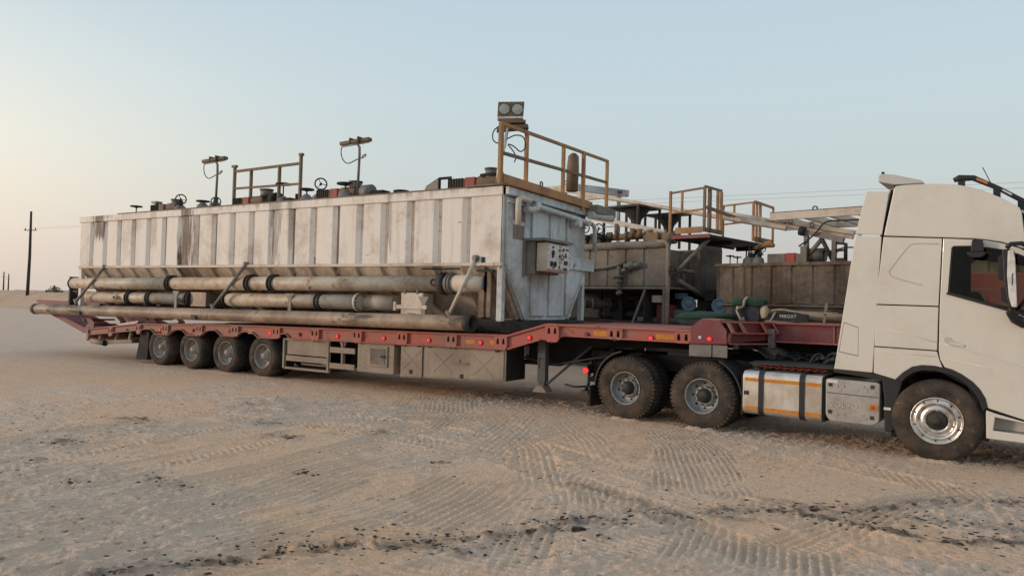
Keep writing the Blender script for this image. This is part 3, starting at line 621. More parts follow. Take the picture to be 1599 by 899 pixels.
# open bracket that steps the deck edge in to the neck: slanted stiffeners over a mid shelf, hollow below
def yb(x): return YN+(x+2.9)/(.55)*.90 if x > -2.9 else YN
obj('bracket_web', MB().add([(-2.93, .10, 1.36), (-2.36, .86, 1.42), (-2.36, .86, 1.685), (-2.93, .10, 1.685)], [(0, 1, 2, 3)]), 'deep_red', TR)
for f, h in ((.02, 0), (.26, 0), (.72, 0), (.97, 0)):
    x = -2.92+f*.56; y = -.06+f*.86
    obj('gusset', MB().prism([(x, 1.685), (x+.03, 1.685), (x+.115, 1.535), (x+.085, 1.535)], y, y+.16), 'trailer_red', TR, label='slanted gusset with worn pale edges')
obj('gusset_shelf', MB().prism([(-2.86, -.06), (-2.27, .80), (-2.33, .95), (-2.95, .2)], 1.515, 1.535, lambda a_, b_, d: (a_, b_, d)), 'trailer_red', TR)
obj('gusset', MB().prism([(-2.87, 1.51), (-2.84, 1.51), (-2.86, 1.36), (-2.89, 1.36)], -.05, .1), 'trailer_red', TR)
obj('bracket_foot', MB().prism([(-2.86, -.02), (-2.36, .70), (-2.4, .86), (-2.95, .2)], 1.345, 1.365, lambda a_, b_, d: (a_, b_, d)), 'trailer_red', TR)
obj('neck_stop', MB().box(-2.42, -2.32, .70, .88, 1.30, 1.60), 'grey_metal', TR)
for x0, x1 in ((-3.50, -3.14), (-3.12, -2.89)):
    obj('stay_plate', MB().box(x0, x1, -.03, .0, 1.135, 1.33), 'grey_metal', TR)
obj('kingpin', MB().cyl((-1.6, 1.5, 1.05), (-1.6, 1.5, 1.39), .3, 18), 'frame_dark', TR)
# axles and wheels
for x in WX:
    add_wheel('trailer', TR, (x, 0, .5)); add_wheel('trailer', TR, (x, 3.02, .5), flip=True)
    obj('axle', MB().cyl((x, .25, .5), (x, 2.8, .5), .07, 12), 'frame_dark', TR)
    q = MB()
    for y in (.75, 2.2): q.box(x-.45, x+.3, y, y+.09, .56, .66); q.box(x-.4, x-.3, y, y+.09, .5, .95); q.cyl((x+.2, y+.04, .62), (x+.2, y+.04, .9), .09, 10)
    obj('suspension', q, 'frame_dark', TR)
for y in (0.02, 2.4): obj('mud_flap', MB().prism([(-18.78, .90), (-18.40, .88), (-18.46, .12), (-18.98, .10)], y, y+.6), 'tyre_clean', TR)
# bumper bar behind the wheels
q = MB().bar((-20.45, .04, .50), (-19.2, .04, .58), .06, .10); q.bar((-20.45, .04, .50), (-20.45, 3.0, .50), .07, .12)
obj('underrun_bar', q, 'box_beige', TR)
q = MB().bar((-19.35, .05, .6), (-19.25, .05, .95), .07); q.bar((-20.05, .07, .56), (-20.0, .07, .82), .06); q.bar((-20.9, .1, .56), (-20.9, .1, .75), .08)
obj('bar_bracket', q, 'box_beige', TR)
obj('end_roll', MB().cyl((-21.15, -.02, .50), (-20.5, -.02, .47), .075, 14), 'box_beige', TR)
obj('roll_cap', MB().cyl((-20.5, -.02, .47), (-20.43, -.02, .468), .085, 14), 'plastic_black', TR)
obj('tail_board', MB().prism([(-21.33, .86), (-21.28, .87), (-21.22, .56), (-21.33, .50)], YN, YF), 'trailer_red', TR)
# two loading ramps tipped up behind the tail
for y in (.06, 2.0):
    rp = MB()
    for yy in (y, y+.95):
        rp.prism([(-24.6, 1.60), (-24.45, 1.64), (-22.2, 1.60), (-21.2, 1.02), (-21.25, .70), (-21.75, .70), (-24.1, 1.30)], yy, yy+.03, holes=[[(-23.9, 1.50), (-22.3, 1.50), (-21.5, 1.02), (-21.7, .86), (-23.9, 1.36)]])
    r_ = obj('loading_ramp', rp, 'deep_red', TR)
    for j in range(7):
        f = j/6; x = -24.4+f*3.0; obj('ramp_rung', MB().box(x, x+.10, y+.03, y+.95, 1.55-.62*max(0, f-.2)/.8, 1.60-.62*max(0, f-.2)/.8), 'deep_red', r_)
    q = MB().prism([(-24.4, 1.36), (-21.7, .74), (-21.7, .72), (-24.4, 1.33)], y+.03, y+.95); obj('ramp_pan', q, 'deep_red', r_)
# pallet rack, side guard, tool boxes on the near side
q = MB()
for x in (-13.06, -11.64): q.bar((x, .02, .28), (x, .02, .97), .07, .05)
q.box(-13.06, -11.6, 0, .05, .92, .97); q.box(-13.06, -11.6, 0, .05, .26, .31)
rk = obj('spare_rack', q, 'box_beige', TR)
obj('rack_panel', MB().box(-13.0, -11.68, .03, .045, .60, .92), 'box_beige', rk, label='greyish upper rack panel'); obj('rack_panel', MB().box(-13.0, -11.68, .01, .028, .45, .575), 'box_beige', rk)
obj('rack_bar', MB().box(-12.7, -11.9, .2, .26, .36, .40), 'box_beige', rk); obj('rack_floor', MB().box(-13.0, -11.66, .06, .7, .27, .30), 'frame_dark', rk)
q = MB().bar((-11.22, .04, .42), (-11.22, .04, .98), .09, .04)
sg = obj('side_guard', q, 'box_beige', TR)
for z in (.78, .43): obj('guard_rail', MB().box(-11.58, -10.84, -.01, .02, z-.06, z+.06), 'box_beige', sg)
obj('guard_gusset', MB().prism([(-11.32, .97), (-11.12, .97), (-11.18, .84), (-11.26, .84)], .021, .035), 'box_beige', sg)
tb = obj('tool_box', MB().box(-10.76, -9.74, 0, .55, .36, .99), 'box_beige', TR, bevel=.01)
obj('box_door', MB().box(-10.42, -9.90, -.03, -.002, .50, .93), 'box_beige', tb, bevel=.008, label='framed beige locker door')
obj('door_panel', MB().box(-10.36, -9.96, -.042, -.031, .55, .88), 'mud_brown', tb); obj('latch', MB().box(-10.06, -9.95, -.075, -.043, .70, .74), 'oily_black', tb)
q = MB()
for j in range(5): q.bar((-10.72, -.004, .52+.09*j), (-10.5, -.004, .44+.09*j), .012, .03)
obj('tread_pattern', q, 'box_beige', tb)
lb = obj('long_tool_box', MB().prism([(-9.56, 1.0), (-7.0, 1.03), (-7.0, .43), (-9.56, .33)], 0, .7), 'box_beige', TR, bevel=.008, label='long beige side box under the deck')
for x0, x1 in ((-9.52, -8.98), (-8.95, -7.04)):
    za, zb = .36+(x0+9.5)*.04, .36+(x1+9.5)*.04
    obj('box_lid', MB().prism([(x0, .985), (x1, .99), (x1, zb), (x0, za)], -.018, -.001), 'box_beige', lb, bevel=.004)
q = MB()
for cx in (-9.25, -8.45, -7.5):
    for sx in (-1, 1):
        for sz in (-1, 1): q.bar((cx, -.019, .70), (cx+sx*.24, -.019, .70+sz*.20), .012, .010)
obj('lid_crease', q, 'box_beige', lb); obj('lid_handle', MB().box(-8.25, -7.85, -.055, -.019, .705, .725).box(-8.08, -8.05, -.04, -.019, .73, .79), 'box_beige', lb)
for x in (-9.45, -9.08, -8.8, -7.2): obj('lid_hinge', MB().box(x-.03, x+.03, -.04, -.001, .975, 1.02), 'oily_black', lb)
for x in (-9.27, -8.0): obj('lid_latch', MB().box(x-.025, x+.025, -.045, -.019, .42, .50), 'oily_black', lb)
obj('box_strap', MB().bar((-8.965, -.03, 1.05), (-8.965, -.03, .33), .02, .01), 'oily_black', lb)
obj('box_end', MB().box(-6.998, -6.985, .0, .7, .44, 1.02), 'frame_dark', lb)
obj('number_plate', MB().box(-6.97, -6.965, .62, .8, .82, 1.08), 'plate_white', TR)
# landing leg with brace
for y in (.25, 2.7):
    lg = obj('landing_leg', MB().box(-6.46, -6.30, y, y+.14, .46, 1.25), 'dull_grey', TR)
    obj('leg_tube', MB().box(-6.44, -6.32, y+.02, y+.12, .30, .46), 'dull_grey', lg)
    obj('foot', MB().prism([(-6.52, .27), (-6.24, .27), (-6.24, .29), (-6.33, .40), (-6.43, .40), (-6.52, .29)], y-.06, y+.2), 'box_beige', lg)
    obj('leg_brace', MB().bar((-6.28, y+.07, .42), (-5.6, y+.5, 1.15), .06, .04), 'dull_grey', lg)
    obj('crank', MB().tube([(-6.38, y-.02, .9), (-6.38, y-.08, .9), (-6.38, y-.08, .72)], .012, 6), 'oily_black', lg)
q = MB().tube([(-5.9, .3, .45), (-5.7, .3, .42), (-5.5, .35, .44)], .02, 6)
obj('hose_end', q, 'oily_black', TR)
q = MB()
for y in (.35, .6): q.tube([(-6.9, y, .9), (-6.2, y+.1, .78), (-5.4, y+.1, .95), (-4.6, y+.2, 1.1)], .02, 6)
obj('air_hose', q, 'rubber_cable', TR)

# ------------------------------------------------------------------ long white mud tank
TK = thing('mud_tank', 'long white ribbed steel tank streaked with rust, lying on the red trailer', 'tank', (-14.5, 1.8, 1.3))
X0, X1, YT0, YT1 = -21.95, -7.14, -.03, 3.6
ZT, ZS, ZB = 4.13, 2.645, 1.60
nw = 21; pw = .703
# inner wall plates behind the raised panels
q = MB().box(X0, X1-.02, YT0+.057, YT0+.075, ZS, ZT-.02); q.box(X0, X1-.02, YT1-.075, YT1-.055, ZS, ZT-.02)
obj('wall_plate', q, 'tank_groove', TK, label='grey weathered plate showing in the grooves')
def panel(x0, x1, z0, z1, y, s, mode='wall'):
    c = .035
    if mode == 'wall':
        pr = [(x0, y), (x0+c, y-s*.055), (x1-c, y-s*.055), (x1, y)]
        return MB().prism([(a_, b_) for a_, b_ in pr], z0, z1, lambda a_, b_, d: (a_, b_, d))
for i in range(nw):
    xr = -7.95-.703*(i-1) if i else X1+.0
    xl = -7.95-.703*i+.0
    x0, x1 = xl+.055, (xr-.035 if i else X1-.005)
    if i == nw-1: x0 = X0
    mb_ = MB().prism([(x0, YT0+.056), (x0+.025, YT0), (x1-.105 if i else x1, YT0), (x1, YT0+.056)], ZS+.03, ZT-.17, lambda a_, b_, d: (a_, b_, d))
    obj('wall_panel', mb_, 'tank_white', TK, bevel=.006, seg=2)
    mb_ = MB().prism([(x0, YT1-.056), (x0+.03, YT1), (x1-.03, YT1), (x1, YT1-.056)], ZS+.03, ZT-.17, lambda a_, b_, d: (a_, b_, d))
    obj('wall_panel', mb_, 'tank_white', TK)
    # slanting hopper side: ribs lean in
    def slant(a_, b_, d, s=1): # a_=x, b_=0..1 down the slope, d = thickness
        yy = YT0+.02+b_*.80; zz = ZS-b_*(ZS-ZB); return (a_, yy-d*.79, zz-d*.6)
    x0h, x1h = x0+.02, x1-.07
    mb_ = MB(); vv = [slant(x0h, 0, .0), slant(x0h+.03, 0, .045), slant(x1h-.03, 0, .045), slant(x1h, 0, 0)]+[slant(x0h, 1, 0), slant(x0h+.03, 1, .045), slant(x1h-.03, 1, .045), slant(x1h, 1, 0)]
    mb_.add(vv, [(0, 1, 2, 3), (7, 6, 5, 4), (0, 4, 5, 1), (1, 5, 6, 2), (2, 6, 7, 3)])
    obj('hopper_panel', mb_, 'hopper_side', TK)
q = MB()
q.add([(X0+.02, YT0+.02, ZS), (X1-.03, YT0+.02, ZS), (X1-.03, YT0+.82, ZB), (X0+.02, YT0+.82, ZB)], [(0, 1, 2, 3)])
q.add([(X0+.02, YT1-.02, ZS), (X1-.03, YT1-.02, ZS), (X1-.03, YT1-.82, ZB), (X0+.02, YT1-.82, ZB)], [(3, 2, 1, 0)])
q.add([(X0+.02, YT0+.82, ZB), (X1-.03, YT0+.82, ZB), (X1-.03, YT1-.82, ZB), (X0+.02, YT1-.82, ZB)], [(0, 1, 2, 3)])
obj('hopper', q, 'tank_groove', TK)
q = MB().box(X0-.02, X1+.01, YT0-.04, YT0+.06, ZS-.035, ZS+.03); q.box(X0-.02, X1+.01, YT1-.06, YT1+.04, ZS-.035, ZS+.03)
obj('seam_rail', q, 'beam_cream', TK, bevel=.008)
q = MB().box(X0-.04, X1, YT0-.035, YT0+.08, ZT-.17, ZT); q.box(X0-.04, X1, YT1-.08, YT1+.035, ZT-.17, ZT); q.box(X0-.04, X0+.06, YT0+.08, YT1-.08, ZT-.17, ZT)
obj('top_rim', q, 'tank_white', TK, bevel=.012)
obj('top_deck', MB().box(X0+.06, X1-.03, YT0+.08, YT1-.08, ZT-.06, ZT-.03), 'mud_brown', TK)
obj('rim_angle', MB().box(X0+1.9, X1-.6, YT0-.01, YT0+.06, ZT+.001, ZT+.035), 'rail_brown', TK)
obj('end_wall', MB().prism([(YT0, ZT-.02), (YT1, ZT-.02), (YT1, ZS), (YT1-.82, ZB), (YT0+.82, ZB), (YT0, ZS)], X0, X0+.03, lambda a_, b_, d: (d, a_, b_)), 'tank_white', TK, label='rear end wall')
# the end facing the truck: trapezoid foot, pressed ribs, pipes, switch box
q = MB().prism([(YT0, ZT-.02), (YT1, ZT-.02), (YT1, ZS-.08), (2.72, ZB-.02), (.80, ZB-.02), (YT0+.06, ZS-.08), (YT0, ZS-.08)], X1-.03, X1, lambda a_, b_, d: (d, a_, b_))
ew = obj('end_wall', q, 'shaded_white', TK, label='white front end wall with sky-blue shade put into its colour')
for i, (y0, y1, z0, z1) in enumerate(((.06, .88, 2.2, 3.93), (1.06, 1.68, 1.72, 3.93), (1.84, 2.5, 1.72, 3.93), (2.62, 3.3, 2.1, 3.93))):
    ds = [(y0, z1), (y1, z1), (y1, z0 if i else 1.66), ] 
    if i == 0: pl = [(y0, z1), (y1, z1), (y1, 1.66), (.84, 1.66), (.10, 2.56), (y0, 2.62)]
    elif i == 3: pl = [(y0, z1), (y1, z1), (y1, 2.42), (2.72, 1.70), (y0, 1.66)]
    else: pl = [(y0, z1), (y1, z1), (y1, 1.66), (y0, 1.66)]
    obj('end_panel', MB().prism(pl, X1+.002, X1+.045, lambda a_, b_, d: (d, a_, b_)), 'shaded_white', ew, bevel=.012)
q = MB().box(X1+.046, X1+.12, YT0, YT1, ZT-.16, ZT-.01); q.box(X1+.046, X1+.10, YT0+.05, YT1-.05, ZT-.30, ZT-.27)
obj('end_channel', q, 'shaded_white', ew, bevel=.01)
for y in (.62, 1.32, 1.98, 2.72): obj('clip', MB().prism([(y, 3.93), (y+.12, 3.93), (y+.06, 3.84)], X1+.046, X1+.11, lambda a_, b_, d: (d, a_, b_)), 'tank_groove', ew)
# corner posts down to the skid
for y in (YT0+.0, YT1-.12):
    obj('corner_post', MB().box(X1-.10, X1+.02, y, y+.12, 1.56, ZS-.036), 'shaded_white', TK, bevel=.008)
    obj('corner_post', MB().box(X0, X0+.12, y, y+.12, 1.45, ZS-.036), 'tank_white', TK)
obj('corner_gusset', MB().bar((X1+.02, .10, 2.56), (X1+.02, .86, 1.60), .05, .06), 'shaded_white', TK); obj('corner_gusset', MB().bar((X1+.02, 3.48, 2.56), (X1+.02, 2.72, 1.60), .05, .06), 'shaded_white', TK)
obj('corner_gusset', MB().prism([(.06, 2.5), (.10, 2.5), (.78, 1.60), (.06, 1.60)], X1-.26, X1-.24, lambda a_, b_, d: (d, a_, b_)), 'rusty_wall', TK, label='rusty brown plate behind the corner')
obj('drain_stack', MB().box(-7.62, -7.50, YT0-.04, YT0+.04, 1.62, 2.62).box(-7.44, -7.36, YT0-.03, YT0+.03, 1.62, 2.5), 'rusty_wall', TK)
obj('drain_cap', MB().cyl((-7.56, YT0, 2.62), (-7.56, YT0, 2.78), .04, 10).box(-7.68, -7.3, YT0-.05, YT0+.04, 2.50, 2.54), 'oily_black', TK)
# skid
q = MB()
for y in (.55, 2.8): q.box(X0+.1, X1-.05, y, y+.22, 1.33, 1.58)
for x in np.arange(-21.6, -7.3, 1.1): q.box(x, x+.14, .1, 3.45, 1.34, 1.50)
obj('skid', q, 'oily_black', TK)
obj('skid_end', MB().cyl((X1-.1, .9, 1.45), (X1+.1, .9, 1.45), .14, 14).box(X1-.06, X1+.12, .1, 3.4, 1.345, 1.56), 'oily_black', TK)
# bent pipe rail on the end
P1 = [(X1+.10, .12, 4.02), (X1+.20, .12, 3.98), (X1+.24, .12, 3.90), (X1+.24, .13, 3.42)]
obj('bent_pipe', MB().tube([(X1+.22, .60, 3.92), (X1+.23, .25, 3.93), (X1+.24, .14, 3.88), (X1+.24, .13, 3.75), (X1+.24, .14, 3.40)], .058, 12), 'beam_cream', TK)
obj('bent_pipe', MB().tube([(X1+.18, .50, 3.74), (X1+.22, .72, 3.76), (X1+.24, .86, 3.80), (X1+.24, .9, 3.92)], .065, 12), 'shaded_white', TK)
hp = obj('bent_pipe', MB().tube([(X1+.22, .9, 3.86), (X1+.22, 3.1, 3.80), (X1+.22, 3.45, 3.79), (X1+.22, 3.6, 3.76), (X1+.22, 3.66, 3.68), (X1+.22, 3.68, 3.15)], .05, 12), 'shaded_white', TK)
obj('pipe_socket', MB().cyl((X1+.05, 2.75, 3.72), (X1+.3, 2.75, 3.72), .09, 12).cyl((X1+.03, 3.3, 3.78), (X1+.26, 3.3, 3.78), .07, 12), 'shaded_white', hp)
obj('patch_plate', MB().box(X1+.046, X1+.055, .28, .72, 3.52, 3.84), 'mud_brown', ew); obj('patch_plate', MB().box(X1+.046, X1+.055, .28, .70, 3.16, 3.44), 'mud_brown', ew)
obj('bracket_plate', MB().box(X1+.05, X1+.09, 2.45, 3.95, 2.70, 2.98), 'shaded_white', TK, bevel=.01)
# switch box, standing off the wall
XB = X1+.10
sb = obj('switch_box', MB().box(XB+.17, XB+.40, .82, 1.82, 2.56, 3.13), 'beam_cream', TK, bevel=.02)
obj('box_hood', MB().box(XB-.05, XB+.46, .66, 1.86, 3.15, 3.20).box(XB-.05, XB, .66, .72, 2.45, 3.15), 'grey_metal', sb)
obj('box_frame', MB().box(XB-.05, XB+.168, .74, .80, 2.50, 3.14).box(XB-.05, XB+.168, .80, 1.80, 2.52, 2.56).box(XB-.05, XB+.0, .86, 1.75, 2.6, 3.1), 'mud_brown', sb)
for y0, y1 in ((.84, 1.33), (1.37, 1.79)):
    cv = obj('cover_plate', MB().box(XB+.402, XB+.43, y0, y1, 2.60, 3.10), 'plate_white', sb, bevel=.006)
q = MB()
XC = XB+.431
for (y, z, r_) in ((1.02, 3.04, .022), (1.03, 2.93, .055), (1.02, 2.86, .03), (.97, 2.71, .055), (1.12, 2.71, .055), (1.05, 2.64, .02), (1.47, 3.02, .03), (1.62, 3.03, .018), (1.68, 3.03, .018), (1.30, 3.0, .02), (1.30, 2.88, .02), (1.30, 2.66, .02)):
    q.cyl((XC-.002, y, z), (XC+.02, y, z), r_, 12)
q.box(XC, XC+.015, 1.52, 1.66, 2.72, 2.80); q.box(XC, XC+.015, 1.50, 1.64, 2.61, 2.655); q.prism([(1.54, 2.87), (1.62, 2.87), (1.58, 2.97)], XC, XC+.015, lambda a_, b_, d: (d, a_, b_))
obj('switch_knobs', q, 'oily_black', sb)
obj('hand_ring', MB().tube([(XC+.04, 1.37+.055*math.cos(a_), 2.86+.055*math.sin(a_)) for a_ in np.linspace(0, 2*PI, 16)[:-1]], .012, 6, closed=True), 'grey_metal', sb)
q = MB()
for y0, y1 in ((.84, 1.33), (1.37, 1.79)):
    for z in (2.62, 2.75, 2.87, 3.0, 3.08):
        for y in (y0+.02, y1-.02): q.cyl((XC-.002, y, z), (XC+.012, y, z), .012, 6)
obj('cover_bolts', q, 'grey_metal', sb).__setitem__('kind', 'stuff')
# ---- pipes along the flank
def flange(x, y, z, r, parent, w=.035, gap=.07, n=12, mat='oily_black'):
    q = MB()
    for d in (-gap, gap-w): q.cyl((x+d, y, z), (x+d+w, y, z), r*1.33, 20)
    for i in range(n):
        a_ = 2*PI*i/n; q.cyl((x-gap-.02, y+r*1.17*math.cos(a_), z+r*1.17*math.sin(a_)), (x+gap+.02, y+r*1.17*math.cos(a_), z+r*1.17*math.sin(a_)), .013, 6)
    return obj('flange_joint', q, mat, parent)
def zl(x, xa, za, xb, zb): return za+(zb-za)*(x-xa)/(xb-xa)
A = lambda x: zl(x, -22.38, 2.16, -7.5, 2.275)
pa = obj('flank_pipe', MB().tube([(-22.38, .05, A(-22.38)), (-17.5, .05, A(-17.5))], .165, 22), 'pipe_cream', TK, label='upper flank pipe, cream with oily stains')
obj('pipe_length', MB().tube([(-17.5, .05, A(-17.5)), (-8.39, .05, A(-8.39))], .165, 22), 'pipe_cream', pa)
obj('pipe_length', MB().tube([(-8.3, .05, A(-8.3)), (-7.52, .05, A(-7.5))], .175, 22), 'beam_cream', pa)
obj('pipe_cap', MB().cyl((-22.41, .05, A(-22.4)), (-22.36, .05, A(-22.4)), .18, 20), 'oily_black', pa); obj('pipe_cap', MB().cyl((-7.56, .05, A(-7.5)), (-7.50, .05, A(-7.5)), .18, 20), 'grey_metal', pa)
for x in (-17.5, -14.33, -13.51): flange(x, .05, A(x), .165, pa)
flange(-8.34, .05, A(-8.34), .165, pa, mat='grey_metal', gap=.05)
vb = obj('butterfly_valve', MB().cyl((-8.60, .05, A(-8.5)), (-8.46, .05, A(-8.5)), .225, 18), 'oily_black', TK)
obj('valve_lever', MB().tube([(-8.53, -.06, A(-8.5)+.2), (-8.53, -.08, A(-8.5)+.28), (-9.0, -.1, A(-8.5)+.29), (-8.05, -.1, A(-8.5)+.29)], .016, 6), 'oily_black', vb)
obj('valve_eye', MB().tube([(-8.68+.06*math.cos(a_), -.12, A(-8.5)+.02+.06*math.sin(a_)) for a_ in np.linspace(0, 2*PI, 14)[:-1]], .022, 6, closed=True), 'oily_black', vb)
B = lambda x: zl(x, -21.6, 1.77, -10.1, 1.85)
pb = obj('flank_pipe', MB().tube([(-21.6, .10, B(-21.6)), (-16.9, .10, B(-16.9))], .155, 22), 'pipe_cream', TK, label='middle flank pipe, rust streaked')
obj('pipe_length', MB().tube([(-15.2, .10, B(-15.2)), (-10.86, .10, B(-10.8))], .165, 22), 'pipe_cream', pb)
obj('pipe_length', MB().tube([(-11.1, .32, B(-10.9)), (-9.98, .32, B(-10))], .175, 22), 'beam_cream', pb)
bf = obj('blind_flange', MB().cyl((-10.88, .10, B(-10.8)), (-10.82, .10, B(-10.8)), .20, 24), 'beam_cream', pb)
q = MB()
for i in range(14): a_ = 2*PI*i/14; q.cyl((-10.90, .10+.175*math.cos(a_), B(-10.8)+.175*math.sin(a_)), (-10.795, .10+.175*math.cos(a_), B(-10.8)+.175*math.sin(a_)), .018, 6)
obj('flange_bolts', q, 'oily_black', bf)
for x in (-19.42, -18.45, -16.72, -15.3, -12.0): flange(x, .10, B(x), .155, pb)
obj('pipe_box', MB().box(-16.62, -16.0, .0, .3, 1.62, 1.98), 'pipe_brown', pb); obj('pipe_nozzle', MB().cyl((-19.85, -.06, B(-19.9)), (-19.85, -.16, B(-19.9)), .06, 12), 'beam_cream', pb)
obj('pipe_nozzle', MB().cyl((-19.85, -.16, B(-19.9)), (-19.85, -.165, B(-19.9)), .045, 12), 'gap_black', pb)
for x in (-17.15, -12.85, -8.95):
    obj('pipe_bracket', MB().prism([(x-.14, 2.0), (x+.14, 2.0), (x+.05, 1.86), (x+.05, 1.52), (x-.05, 1.52), (x-.05, 1.86)], -.075, -.05), 'grey_metal', TK)
wb = obj('hatch_box', MB().box(-9.55, -8.98, -.06, .3, 1.56, 2.07), 'beam_cream', TK, bevel=.015)
obj('hatch_bar', MB().box(-9.68, -8.86, -.09, -.062, 1.74, 1.82).box(-9.72, -9.66, -.1, -.05, 1.70, 1.88), 'beam_cream', wb); obj('hatch_hinge', MB().cyl((-9.45, -.05, 2.05), (-9.45, -.05, 2.14), .03, 8).cyl((-9.12, -.05, 2.05), (-9.12, -.05, 2.14), .03, 8).box(-9.35, -9.18, -.075, -.061, 1.64, 1.655), 'grey_metal', wb)
obj('end_frame', MB().box(-22.45, -22.38, -.05, .3, 1.42, 2.36).box(-22.42, -21.98, .0, .06, 1.90, 1.95).tube([(-22.1, .0, 1.88), (-22.02, .0, 1.84), (-22.02, .0, 1.6), (-22.1, .0, 1.52)], .03, 6), 'oily_black', TK)
for (xa, za, xb, zb) in ((-20.58, 2.62, -21.63, 1.62), (-14.44, 2.66, -15.35, 1.62), (-7.72, 2.74, -8.17, 1.66)):
    st = obj('diagonal_stay', MB().tube([(xa, -.06, za), (xb, -.26, zb)], .038, 10), 'grey_metal' if xa < -8 else 'beam_cream', TK)
    obj('stay_lug', MB().cyl((xa-.02, -.10, za+.02), (xa+.02, .0, za+.02), .065, 10), 'grey_metal', st); obj('stay_lug', MB().tube([(xb-.05, -.26, zb+.06), (xb+.03, -.27, zb-.02), (xb+.06, -.26, zb-.09)], .045, 8), 'grey_metal', st)
# the big loose pipe lying on the deck edge in front
q = MB().tube([(-23.95, -.24, 1.352), (-7.62, -.24, 1.505)], .15, 26, caps=False)
lp = single('loose_pipe', q, 'pipe_brown', 'long straight brown steel pipe lying lowest along the trailer edge, open at both ends', 'pipe', (-15.8, -.24, 1.3))
lp['_o'] = (-15.8, -.24, 1.3)
for x, z in ((-23.95, 1.352), (-7.62, 1.505)):
    s_ = 1 if x > -10 else -1
    obj('pipe_collar', MB().lathe([(.15, -.16), (.162, -.15), (.168, 0), (.13, .0), (.13, -.2)], (x, -.24, z), (s_, 0, .009*s_), 26), 'oily_black', lp)
    obj('pipe_bore', MB().cyl((x-s_*.2, -.24, z), (x-s_*.19, -.24, z), .145, 20), 'gap_black', lp)
for x in (-21.2, -15.9): obj('pipe_lug', MB().box(x-.09, x+.09, -.42, -.33, zl(x, -23.95, 1.35, -7.6, 1.505)-.12, zl(x, -23.95, 1.35, -7.6, 1.505)-.02), 'oily_black', lp)

# ---- on the tank roof
def handwheel(parent, c, r, ax, mat='oily_black', stem=None):
    ax = Vector(ax).normalized(); x = Vector((0, 0, 1)) if abs(ax.z) < .9 else Vector((1, 0, 0)); x = (x-ax*x.dot(ax)).normalized(); y = ax.cross(x); c = Vector(c)
    q = MB().tube([c+r*(math.cos(a_)*x+math.sin(a_)*y) for a_ in np.linspace(0, 2*PI, 22)[:-1]], r*.13, 7, closed=True)
    for k in range(3):
        a_ = 2*PI*k/3+.4; q.bar(c, c+r*(math.cos(a_)*x+math.sin(a_)*y), r*.14, r*.10)
    q.cyl(c-ax*.05, c+ax*.03, r*.22, 8)
    if stem is not None: q.cyl(c, stem, .016, 8)
    return obj('hand_wheel', q, mat, parent)
def agitator(tank, x, y, z, s=1., mir=1, red='motor_red', yb=0):
    """gear box, red coupling, finned motor, upright can"""
    g_ = obj('agitator', MB().box(x-.62*s, x-.18*s, y-.16, y+.2, z, z+.26*s), 'rail_brown', tank, bevel=.015)
    q = MB()
    for i in range(6): q.box(x-.60*s+i*.07*s, x-.575*s+i*.07*s, y-.18, y+.22, z+.02, z+.28*s)
    obj('gear_fins', q, 'frame_dark', g_)
    obj('red_coupling', MB().box(x-.17*s, x+.10*s, y-.17, y+.2, z, z+.29*s), red, g_, bevel=.02)
    m_ = obj('motor', MB().cyl((x+.11*s, y, z+.17*s), (x+.62*s, y, z+.17*s), .16*s, 18), 'rail_brown', g_, bevel=.01)
    return g_
def upright_can(g_, x, y, z, r=.12, h=.22):
    q = MB().cyl((x, y, z), (x, y, z+h), r, 16); q.cyl((x, y, z+h), (x, y, z+h+.03), r*1.15, 16); obj('motor_can', q, 'grey_metal', g_)
def gate_valve(tank, x, y, z, mode, r=.14, h=.3):
    b_ = obj('gate_valve', MB().lathe([(.0, .22), (.06, .20), (.15, .12), (.17, .0), (.19, -.02)], (x, y, z+.02), (0, 0, 1), 16), 'grey_metal', tank)
    if mode == 'flat': handwheel(b_, (x, y, z+h), r, (0, 0, 1), stem=(x, y, z))
    else:
        obj('bonnet', MB().cyl((x-.02, y, z+.12), (x+.1, y-.05, z+.30), .06, 10), 'oily_black', b_); handwheel(b_, (x+.16, y-.1, z+h), r, (.75, -.65, .1), stem=(x+.02, y, z+h))
    return b_
zt = ZT+.03
handwheel(TK, (-20.04, .5, zt+.27), .15, (0, 0, 1), stem=(-20.04, .5, zt-.05))
q = MB().box(-19.1, -19.0, .45, .55, zt, zt+.18).box(-19.16, -18.94, .4, .6, zt+.30, zt+.36).box(-19.09, -19.02, .46, .54, zt+.18, zt+.3); obj('vent_post', q, 'grey_metal', TK)
a1 = agitator(TK, -18.55, .5, zt, .85, red='rail_brown'); upright_can(a1, -18.25, .55, zt+.22, .11, .14)
gate_valve(TK, -17.95, .5, zt, 'vert', .135, .34); gate_valve(TK, -16.97, .5, zt, 'flat', .16, .26); gate_valve(TK, -16.45, .5, zt, 'vert', .12, .20)
a2 = agitator(TK, -15.0, .5, zt, .85); upright_can(a2, -14.45, .5, zt+.24, .15, .16); obj('motor_guard', MB().cyl((-14.2, .5, zt+.14), (-14.0, .5, zt+.14), .19, 16), 'frame_dark', a2)
a3 = gate_valve(TK, -13.85, .5, zt, 'flat', .17, .52); obj('valve_body', MB().box(-13.95, -13.5, .4, .62, zt, zt+.16).cyl((-13.35, .5, zt+.02), (-13.35, .5, zt+.25), .05, 10), 'frame_dark', a3)
gate_valve(TK, -13.03, .5, zt, 'flat', .16, .34); gate_valve(TK, -12.62, .5, zt, 'vert', .135, .42)
